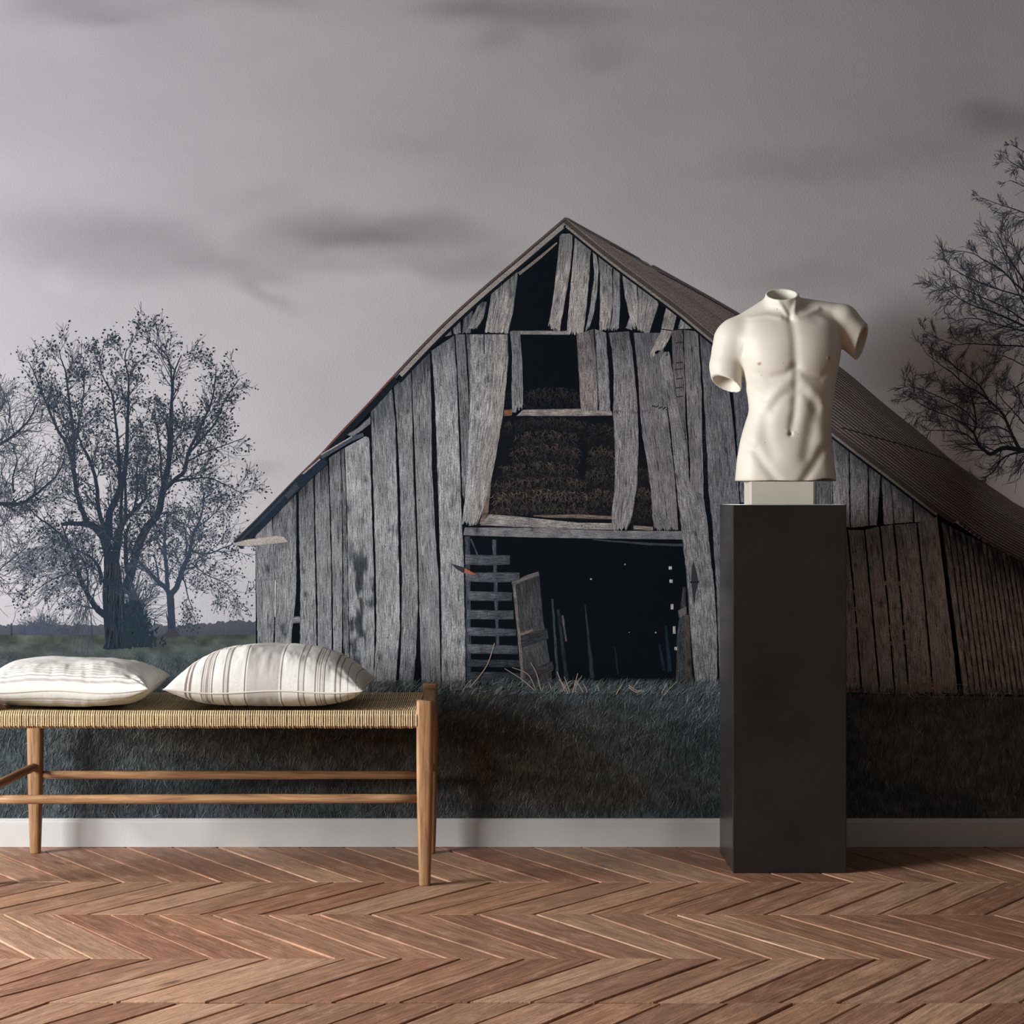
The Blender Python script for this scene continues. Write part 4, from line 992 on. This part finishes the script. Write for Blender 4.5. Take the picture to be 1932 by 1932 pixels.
def torso_mesh():
    vox = 1.45
    xs = np.arange(1326, 1652, vox, dtype=np.float32); qs = np.arange(-92, 96, vox, dtype=np.float32); ps = np.arange(530, 916, vox, dtype=np.float32)
    X, Q, P = np.meshgrid(xs, qs, ps, indexing='ij', sparse=True)
    tab = np.array([  # y, left, right, half depth, depth centre
        [566,1462,1506, 10,-4],[580,1446,1526, 26,-4],[592,1424,1560, 40,-4],[610,1396,1585,52,-3],[640,1386,1589,62,-2],[675,1392,1584,66,0],[700,1400,1579,65,1],
        [724,1405.5,1575,61,1],[748,1411,1572.5,57,2],[775,1413.5,1568.5,53,3],[806,1403.5,1566.5,52,3],[830,1397,1568.5,53,2],[865,1391,1572.5,56,0],[906,1387.5,1577.5,58,-2],[925,1387,1578,58,-2]], np.float32)
    def tb(c):
        v = np.interp(ps, tab[:,0], tab[:,c]).astype(np.float32)
        kk = np.exp(-.5*(np.arange(-9,10)*vox/6)**2); kk /= kk.sum()
        return np.convolve(np.pad(v, 9, mode='edge'), kk, 'valid').astype(np.float32)[None,None,:]
    xl, xr, hb, qc = tb(1), tb(2), tb(3), tb(4)
    hrel = front_relief(xs[:,None].astype(np.float32), ps[None,:].astype(np.float32)).astype(np.float32)[:,None,:]
    wq = np.clip((Q - 5)/22, 0, 1); wq = wq*wq*(3-2*wq)
    Qw = Q - hrel*wq
    cx = (xl+xr)/2; a = (xr-xl)/2
    n = 2.35
    r = ((np.abs(X-cx)/a)**n + (np.abs(Qw-qc)/hb)**n)**(1/n)
    f = (r - 1)*np.minimum(a, hb)*.95
    f = np.maximum(f, 578 - P)
    # spine furrow at the back is out of sight but keeps the body human
    # traps and shoulders
    f = smin(f, cone(X, Qw, P, (1466,-12,579), (1390,-8,626), 26, 25), 13)
    f = smin(f, cone(X, Qw, P, (1490,-14,583), (1590,-8,605), 26, 32), 13)
    # neck leaning forward
    neck = cone(X, Qw, P, (1480,-8,612), (1473,10,530), 35, 29.5)
    nn = np.array([-.04, .44, -.90]); nn /= np.linalg.norm(nn)
    cut = (X-1474)*nn[0] + (Q-8)*nn[1] + (P-556.5)*nn[2]
    neck = np.maximum(neck, cut)
    f = smin(f, neck, 9)
    hol = cone(X, Q, P, (1476,2,580), (1473.5,10,545), 22, 28.6)
    f = np.maximum(f, -hol)
    # left (viewer's) arm, hanging
    arm = cone(X, Q, P, (1383,-6,642), (1371,-2,690), 36, 31.5)
    arm = smin(arm, cone(X, Q, P, (1372,-2,690), (1369.5,2,745), 30.5, 27.5), 8)
    n1 = np.array([-.42*.94, .33, .91*.94]); n1 /= np.linalg.norm(n1)
    cutl = (X-1364)*n1[0] + (Q-0)*n1[1] + (P-722)*n1[2]
    arm = np.maximum(arm, cutl)
    f = smin(f, cone(X, Q, P, (1386,-6,640), (1377,-4,664), 34, 33), 20)
    f = smin(f, arm, 4)
    hol = cone(X, Q, P, (1372,-2,700), (1368,3,760), 23.5, 27.5)
    f = np.maximum(f, -hol)
    # right (viewer's) arm, raised sideways
    arm = cone(X, Q, P, (1588,-6,610), (1645,4,666), 35, 30)
    n2 = np.array([.94*.92, .39, .34*.92]); n2 /= np.linalg.norm(n2)
    cutr = (X-1624)*n2[0] + (Q-0)*n2[1] + (P-651)*n2[2]
    arm = np.maximum(arm, cutr)
    f = smin(f, arm, 6)
    hol = cone(X, Q, P, (1611,-2,632), (1658,5,677), 25, 31)
    f = np.maximum(f, -hol)
    bot = P - (907.5 + 0.5*np.sin(X/13.0) - 7*np.clip((X-1530)/30, 0, 1)*np.clip((1585-X)/40, 0, 1)*np.clip(Q/20, 0, 1))
    f = np.maximum(f, bot).astype(np.float32)
    # ---- surface nets
    s = f < 0
    c = s[:-1,:-1,:-1].astype(np.int8)
    for dx, dy, dz in ((1,0,0),(0,1,0),(0,0,1),(1,1,0),(1,0,1),(0,1,1),(1,1,1)):
        nx, ny, nz = s.shape
        c = c + s[dx:nx-1+dx, dy:ny-1+dy, dz:nz-1+dz]
    act = (c > 0) & (c < 8)
    I = np.argwhere(act)
    idx = -np.ones(act.shape, np.int64); idx[act] = np.arange(len(I))
    corners = [(i,j,k) for i in (0,1) for j in (0,1) for k in (0,1)]
    acc = np.zeros((len(I),3)); cnt = np.zeros(len(I))
    val = {co: f[I[:,0]+co[0], I[:,1]+co[1], I[:,2]+co[2]] for co in corners}
    for co in corners:
        for ax in range(3):
            if co[ax] == 1: continue
            c2 = list(co); c2[ax] = 1; c2 = tuple(c2)
            v0, v1 = val[co], val[c2]; m = (v0 < 0) != (v1 < 0)
            t = np.where(m, v0/(v0 - v1 + 1e-12), 0)
            p = np.tile(np.array(co, float), (len(I),1)); p[:,ax] += t
            acc += p*m[:,None]; cnt += m
    Vt = (I + acc/cnt[:,None])
    quads = []
    for ax in range(3):
        a0 = s.take(range(0, s.shape[ax]-1), ax); a1 = s.take(range(1, s.shape[ax]), ax)
        E = np.argwhere(a0 != a1)
        u, v = [(1,2),(2,0),(0,1)][ax]
        ok = (E[:,u] > 0) & (E[:,v] > 0) & (E[:,u] < act.shape[u]) & (E[:,v] < act.shape[v])
        E = E[ok]; ins = a0[E[:,0],E[:,1],E[:,2]]
        def cell(du, dv):
            e = E.copy(); e[:,u] -= du; e[:,v] -= dv; return idx[e[:,0],e[:,1],e[:,2]]
        q = np.stack([cell(1,1), cell(0,1), cell(0,0), cell(1,0)], 1)
        q[~ins] = q[~ins][:, ::-1]
        quads.append(q)
    Qd = np.concatenate(quads); Qd = Qd[(Qd >= 0).all(1)]
    # light smoothing along edges
    nb = np.zeros_like(Vt); dg = np.zeros(len(Vt))
    E = np.concatenate([Qd[:,[0,1]], Qd[:,[1,2]], Qd[:,[2,3]], Qd[:,[3,0]]])
    for _ in range(3):
        nb[:] = 0; dg[:] = 0
        for k in range(3):
            nb[:,k] = np.bincount(E[:,0], Vt[E[:,1],k], len(Vt)) + np.bincount(E[:,1], Vt[E[:,0],k], len(Vt))
        dg = np.bincount(E.ravel(), minlength=len(Vt))
        Vt = Vt*.5 + .5*nb/np.maximum(dg,1)[:,None]
    wx = xs[0] + Vt[:,0]*vox; wq_ = qs[0] + Vt[:,1]*vox; wp = ps[0] + Vt[:,2]*vox
    Wv = np.stack([(wx - CX)*S_T, 5.40 - wq_*S_T, H - (wp - CY)*S_T], 1)
    # the axes map x->x, q->-y, p->-z: handedness is kept
    colr = np.tile(lin((212, 205, 191)), (len(Wv),1))
    for nxp, npp in ((1424,690),(1553,680)):
        g = np.exp(-(((wx-nxp)/3.4)**2 + ((wp-npp)/3.0)**2)**1.5) * (wq_ > 20)
        colr = colr*(1-.8*g[:,None]) + lin((150,98,80))*.8*g[:,None]
    g = np.exp(-(((wx-1484)/4)**2 + ((wp-821)/3)**2)) * (wq_ > 20)
    colr = colr*(1-.5*g[:,None]) + lin((150,112,88))*.5*g[:,None]
    g = np.clip((wp-900)/7, 0, 1)*.35*fbm(wx/9, wp/4, 3)
    colr = colr*(1-g[:,None]) + lin((176,128,92))*g[:,None]
    # dirt in the hollow cuts
    return mesh_from('torso_body', Wv, Qd, True, cols=colr)

d_b = 5.325
bx0, bx1 = (1417 - CX)*d_b/F_PX, (1541.5 - CX)*d_b/F_PX
bz1 = H - (908.6 - CY)*5.36/F_PX
sculp = empty('plaster_torso', ((bx0+bx1)/2, 5.40, PZ))
tag(sculp, 'headless armless cream plaster male torso on a small block atop the black plinth', 'sculpture')
tm = torso_mesh()
torso = link('torso_body', tm, M['plaster'], sculp)
bme = boxes_mesh('base_block', [(bx0, bx1, d_b, d_b + .146, PZ, bz1)])
# chamfer the block's right front edge, soften the others
bm = bmesh.new(); bm.from_mesh(bme)
ed = [e for e in bm.edges if all(abs(v.co.x - bx1) < 1e-6 and abs(v.co.y - d_b) < 1e-6 for v in e.verts)]
bmesh.ops.bevel(bm, geom=ed, offset=.010, segments=2, profile=.5, affect='EDGES')
bmesh.ops.bevel(bm, geom=[e for e in bm.edges if e.calc_face_angle(0) > .7], offset=.0018, segments=2, profile=.5, affect='EDGES')
bm.to_mesh(bme); bm.free()
ca = bme.color_attributes.new('Col', 'FLOAT_COLOR', 'POINT'); ca.data.foreach_set('color', [*L3(200, 191, 176), 1.0]*len(bme.vertices))
tag(link('base_block', bme, M['plaster'], sculp), 'pale rectangular plaster block under the torso')
# ------------------------------------------------------------------ woven bench
def mat_oak(name, rgb, dark):
    t = NT(name); v = t.coord('UV', (1, 1, 1)); n1 = t.noise(t.coord('UV', (9, 150, 1)), 1, 5, .6, .6); n2 = t.noise(t.coord('UV', (3, 22, 1)), 1, 4, .55, 1.2)
    f = t.mrange(n1, .3, .7, 0, 1)
    col = t.mix(f, L3(*dark), L3(*rgb))
    col = t.mulcol(col, t.mrange(n2, .3, .7, .72, 1.2))
    t.bump(n1, .15, .001)
    return t.done(col, .5, .35)
M['oak'] = mat_oak('oiled_oak', (190, 148, 106), (128, 90, 61))
def mat_cord():
    t = NT('paper_cord'); c = t.attr(); v = t.coord('UV', (1, 1, 1))
    n = t.noise(t.coord('Object', (900, 260, 420)), 1, 3, .6)
    n2 = t.noise(t.coord('Object', (14, 14, 14)), 1, 3, .5)
    col = t.mulcol(c, t.math('MULTIPLY', t.mrange(n, .3, .7, .62, 1.25), t.mrange(n2, .3, .7, .88, 1.1)))
    t.bump(n, .8, .003)
    return t.done(col, .75, .2)
M['cord'] = mat_cord()
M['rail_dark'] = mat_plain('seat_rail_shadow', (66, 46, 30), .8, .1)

def loft(rings, up_axis=2):
    n = len(rings[0]); V = [p for r in rings for p in r]; Fc = []
    for i in range(len(rings) - 1):
        for k in range(n):
            j = (k + 1) % n; Fc.append((i*n+k, i*n+j, (i+1)*n+j, (i+1)*n+k))
    Fc.append(tuple(range(n))[::-1]); Fc.append(tuple((len(rings)-1)*n + k for k in range(n)))
    return V, Fc
def superell(cx, cy, z, rx, ry, p, n=20):
    out = []
    for k in range(n):
        t = 2*math.pi*k/n; c, s = math.cos(t), math.sin(t)
        out.append((cx + rx*math.copysign(abs(c)**(2/p), c), cy + ry*math.copysign(abs(s)**(2/p), s), z))
    return out
def leg_mesh(x, y, ht=.473, lean=0.0):
    zs = [(0.0, .0138, 2.6), (.003, .0145, 2.6), (.06, .0166, 2.7), (.15, .0192, 3.0), (.24, .0208, 3.4), (.33, .0214, 4.0), (.42, .0214, 4.2), (ht-.004, .0212, 4.2), (ht, .0196, 4.2)]
    rings = [superell(x, y, z, r, r, p, 24) for z, r, p in zs]
    V, Fc = loft(rings)
    o = random.random()*9
    uv = [(v[2] + o, math.atan2(v[1]-y, v[0]-x)*.02 + o) for v in V]
    me = mesh_from('leg', V, Fc, True, uvs=uv); return me
LX, RX, FY, BY = -1.268, -.1675, 5.09, 5.548
bench = empty('woven_bench', ((LX+RX)/2, (FY+BY)/2, 0))
tag(bench, 'long oak bench with a woven natural cord seat, under the two striped pillows', 'bench')
for x, y in ((RX, FY), (RX, BY), (LX, BY), (LX - .022, FY)):
    link('leg', leg_mesh(x, y), M['oak'], bench)
def rod(name, a, b, r0, r1):
    a = np.array(a); b = np.array(b); n = 14; ts = np.linspace(0, 1, n)
    rad = [r0 + (r1-r0)*math.sin(math.pi*t)**.6 + .0004*math.sin(t*23) for t in ts]
    V, Fc = sweep([a + (b-a)*t for t in ts], rad, 14)
    ax = (b-a)/np.linalg.norm(b-a); o = random.random()*9
    uv = [(float(np.dot(np.array(v)-a, ax)) + o, (i % 14)*.004 + o) for i, v in enumerate(V)]
    return link(name, mesh_from(name, V, Fc, True, uvs=uv), M['oak'], bench)
rod('stretcher', (LX-.022, FY, .2190), (RX, FY, .2215), .0106, .0124)
rod('stretcher', (LX, BY, .2175), (RX, BY, .2175), .0106, .0122)
rod('side_stretcher', (LX-.022, FY, .242), (LX, BY, .242), .0105, .0125)
rod('side_stretcher', (RX, FY, .242), (RX, BY, .242), .0105, .0125)
# seat rails inside the weave
zr = .4235
rod('seat_rail', (LX-.02, FY, zr), (RX, FY, zr), .012, .013)
rod('seat_rail', (LX, BY, zr), (RX, BY, zr), .012, .013)
# curved end rails between the leg pairs
def end_rail(x, sgn):
    ts = np.linspace(0, 1, 18); rings = []
    for t in ts:
        y = FY + .02 + (BY - FY - .04)*t
        z = .442 - .022*math.sin(math.pi*t)
        rings.append([(x + dx, y, z + dz) for dx, dz in ((-.0165,-.018),(.0165,-.018),(.0185,-.012),(.0185,.012),(.012,.019),(-.010,.019),(-.0185,.012),(-.0185,-.012))])
    V, Fc = loft(rings); uv = [(v[1], v[2]*1.3 + v[0]) for v in V]
    return link('end_rail', mesh_from('end_rail', V, Fc, True, uvs=uv), M['oak'], bench)
end_rail(RX, 1); end_rail(LX, -1)
# woven seat: cords laid from front to back, wrapped round both rails
def weave():
    V, Fc, C, UV = [], [], [], []
    x0, x1 = LX - .004, RX - .021
    pitch = .0058; n = int((x1 - x0)/pitch)
    zt, zb = .4455, .4035
    rad = .0165
    for i in range(n + 1):
        u = i/n; x = x0 + (x1 - x0)*u
        jx = random.uniform(-.0006, .0006)
        sag = .020*(math.sin(math.pi*min(max(u, 0), 1))**.5)
        pts = []
        fy = FY - .018 + random.uniform(-.0008, .0008)
        zbj = zb + random.uniform(-.0012, .0012)
        pts.append((x, fy + .03, zbj + .006))
        pts.append((x, fy + .014, zbj + .0005)); pts.append((x, fy + .004, zbj + .004))
        m = 12
        for k in range(m + 1):
            t = k/m; z = zbj + .008 + (zt - .010 - zbj - .008)*t
            pts.append((x + jx*math.sin(t*3.1), fy + .0004*math.sin(k*2.4 + i), z))
        pts.append((x, fy + .005, zt - .003)); pts.append((x, fy + .013, zt)); 
        y0, y1 = fy + .02, BY + .012
        for k in range(14):
            t = k/13; y = y0 + (y1-y0)*t
            pts.append((x, y, zt - .001 - sag*math.sin(math.pi*t)**.8 + .0004*math.sin(i*1.9 + k*2.2)))
        pts.append((x, y1 + .006, zt - .006)); pts.append((x, y1 + .008, zt - .02)); pts.append((x, y1 + .004, zb))
        P = np.array(pts); P[:,0] += np.linspace(0, 0, len(P))
        r = np.array([.0025 + .00045*((k % 2)*2 - 1) for k in range(len(P))])
        v, f = sweep(P, r, 6, True, len(V), up=(1, .02, .01))
        base = lin((230, 208, 168)) if i % 2 == 0 else lin((214, 187, 146))
        base = base*random.uniform(.88, 1.08)
        C += [base]*len(v); V += v; Fc += f
    return mesh_from('cord_seat', V, Fc, True, cols=C)
tag(link('cord_seat', weave(), M['cord'], bench), 'woven natural cord seat', kind='stuff')
# added closed underlayer, coloured dark like shade, so that no light shows between the cords
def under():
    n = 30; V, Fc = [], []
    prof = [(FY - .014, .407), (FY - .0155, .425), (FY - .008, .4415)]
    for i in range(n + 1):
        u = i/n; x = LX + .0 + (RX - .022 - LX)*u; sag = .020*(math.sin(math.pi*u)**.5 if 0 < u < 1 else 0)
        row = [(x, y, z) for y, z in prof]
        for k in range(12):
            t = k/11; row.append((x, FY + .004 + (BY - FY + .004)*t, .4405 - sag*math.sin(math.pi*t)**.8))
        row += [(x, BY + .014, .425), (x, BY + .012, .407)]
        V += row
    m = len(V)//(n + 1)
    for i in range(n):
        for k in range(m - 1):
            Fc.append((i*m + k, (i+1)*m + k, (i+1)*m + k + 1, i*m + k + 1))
    return mesh_from('seat_gap_shade', V, Fc, True)
link('seat_gap_shade', under(), M['rail_dark'], bench)

# ------------------------------------------------------------------ pillows
def mat_linen():
    t = NT('striped_linen'); c = t.attr(); 
    w1 = t.noise(t.coord('UV', (900, 90, 1)), 1, 2); w2 = t.noise(t.coord('UV', (90, 900, 1)), 1, 2)
    f = t.math('MULTIPLY', t.mrange(w1, .3, .7, .93, 1.06), t.mrange(w2, .3, .7, .93, 1.06))
    t.bump(t.math('ADD', w1, w2), .25, .0012)
    return t.done(t.mulcol(c, f), .85, .15)
M['linen'] = mat_linen()
WHITE, GREY, LINE, LINE2 = lin((222, 219, 212)), lin((186, 180, 175)), lin((124, 108, 98)), lin((134, 119, 109))
def stripes_across(u):
    c = np.tile(WHITE, (len(u), 1))
    def band(a, b, col, k=1.0):
        m = (u >= a) & (u < b); c[m] = c[m]*(1-k) + col*k
    for a, b in ((.104,.116),(.126,.137)): band(a, b, LINE2)
    for a, b, k in ((.186,.192,1),(.196,.204,.5),(.208,.222,.75),(.226,.232,.5),(.238,.244,1)): band(a, b, LINE, k)
    for a, b in ((.294,.302),(.318,.326)): band(a, b, LINE, .9)
    band(.302,.318, GREY, .6)
    band(.402,.407, LINE); band(.415,.575, GREY, 1); band(.584,.589, LINE)
    band(.672,.678, LINE, .9); band(.678,.698, GREY, .5); band(.698,.704, LINE, .9)
    for a, b, k in ((.757,.763,1),(.767,.775,.5),(.779,.787,.8),(.791,.798,.5),(.803,.809,1)): band(a, b, LINE, k)
    for a, b in ((.857,.864),(.882,.888)): band(a, b, LINE, .9)
    band(.922,.927, LINE); band(.964,.969, LINE)
    return c
def stripes_along(v):
    c = np.tile(WHITE, (len(v), 1))
    ks = [(.02,.012,.5),(.05,.006,.9),(.075,.012,.35),(.10,.006,.9),(.125,.02,.35),(.16,.005,.8),(.20,.006,.9),(.225,.006,.5),(.26,.005,.9),(.29,.005,.5),(.32,.005,.8),(.36,.004,.5),(.385,.005,.9),(.41,.004,.5),
          (.44,.005,.7),(.47,.005,.5),(.50,.005,.8),(.53,.005,.4),(.56,.005,.8),(.60,.005,.5),(.63,.005,.8),(.67,.005,.5),(.70,.005,.9),(.74,.005,.5),(.78,.005,.8),(.82,.005,.6),(.86,.005,.8),(.90,.005,.5),(.94,.005,.8)]
    for a, wd, k in ks:
        m = (v >= a) & (v < a + wd); c[m] = c[m]*(1-k) + LINE2*k
    return c
def pillow(name, label, x0, x1, y0, y1, ze, ttop, tbot, across, seed, skew=0.0):
    nu, nv = (330, 60) if across else (110, 220)
    us = np.linspace(-1, 1, nu + 1); vs = np.linspace(-1, 1, nv + 1)
    U, Vv = np.meshgrid(us, vs, indexing='ij')
    a, b = (x1-x0)/2, (y1-y0)/2; cx, cy = (x0+x1)/2, (y0+y1)/2
    X = cx + a*U*(1 - .055*(1 - Vv**2)*np.abs(U)**3) + skew*Vv
    Y = cy + b*Vv*(1 - .075*(1 - U**2)*np.abs(Vv)**3)
    pw = 2.5 if across else 3.2
    g = np.clip((1 - np.abs(U)**pw)*(1 - np.abs(Vv)**pw), 0, 1)**(.56 if across else .5)
    # wrinkles running in from the corners and edges
    cor = np.clip(np.abs(U)*np.abs(Vv), 0, 1)
    wr = (fbm(U*9 + seed, Vv*3, seed, 3) - .5)*.010*np.clip(g*2.2, 0, 1)*np.clip(np.abs(Vv)*1.2, .15, 1)
    ang = np.arctan2(1.0 - np.abs(Vv), 1.0 - np.abs(U))
    wr = wr + .0045*np.sin(ang*13 + seed)*cor**3*np.clip(g*3, 0, 1)
    wr = wr + (fbm(U*2.2 + 3*seed, Vv*2.2, seed + 5, 2) - .5)*.016*g
    lift = ze + .006*cor**2 + .004*np.sin(U*5 + seed)*(1 - g)
    top = lift + ttop*g + wr; bot = np.maximum(lift - tbot*g + wr*.5, .4462 + .0*g)
    N = (nu+1)*(nv+1)
    V = np.concatenate([np.stack([X, Y, top], -1).reshape(-1, 3), np.stack([X, Y, bot], -1).reshape(-1, 3)])
    Fc = []
    id0 = np.arange(N).reshape(nu+1, nv+1)
    q = np.stack([id0[:-1,:-1], id0[1:,:-1], id0[1:,1:], id0[:-1,1:]], -1).reshape(-1, 4)
    Fc = np.concatenate([q, (q + N)[:, ::-1]])
    su = (U.ravel()+1)/2; sv = (Vv.ravel()+1)/2
    c1 = stripes_across(su) if across else stripes_along(sv)
    cols = np.concatenate([c1, c1])
    uv1 = np.stack([su*2*a, sv*2*b], 1); uvs = np.concatenate([uv1, uv1 + .37])
    root = empty(name, (cx, cy, .447))
    # weld the rim: both sheets share the same rim position
    me = mesh_from('cover', V, Fc, True, cols=cols, uvs=uvs)
    bm = bmesh.new(); bm.from_mesh(me); bmesh.ops.remove_doubles(bm, verts=bm.verts, dist=1e-5); bm.to_mesh(me); bm.free()
    link('cover', me, M['linen'], root)
    per = [id0[i, 0] for i in range(0, nu+1, 3)] + [id0[nu, j] for j in range(0, nv+1, 3)][1:] + [id0[i, nv] for i in range(nu, -1, -3)][1:] + [id0[0, j] for j in range(nv, -1, -3)][1:-1]
    pp = V[per]; pp = np.concatenate([pp, pp[:1]])
    sv_, sf = sweep(pp, .0022, 6, False)
    cs = np.tile(lin((214, 206, 196)), (len(sv_), 1))
    link('seam_piping', mesh_from('seam_piping', sv_, sf, True, cols=cs, uvs=[(0, 0)]*len(sv_)), M['linen'], root)
    tag(root, label, 'pillow')
    return root
pillow('striped_pillow', 'plump white pillow with grey-brown stripes and a broad grey band, nearest the bench corner post', -.836, -.322, 5.115, 5.50, .489, .112, .052, True, 1.0, .006)
pillow('striped_pillow', 'flat white pillow with thin lengthwise pinstripes at the left picture edge', -1.345, -.882, 5.112, 5.505, .4905, .073, .05, False, 2.0, -.004)
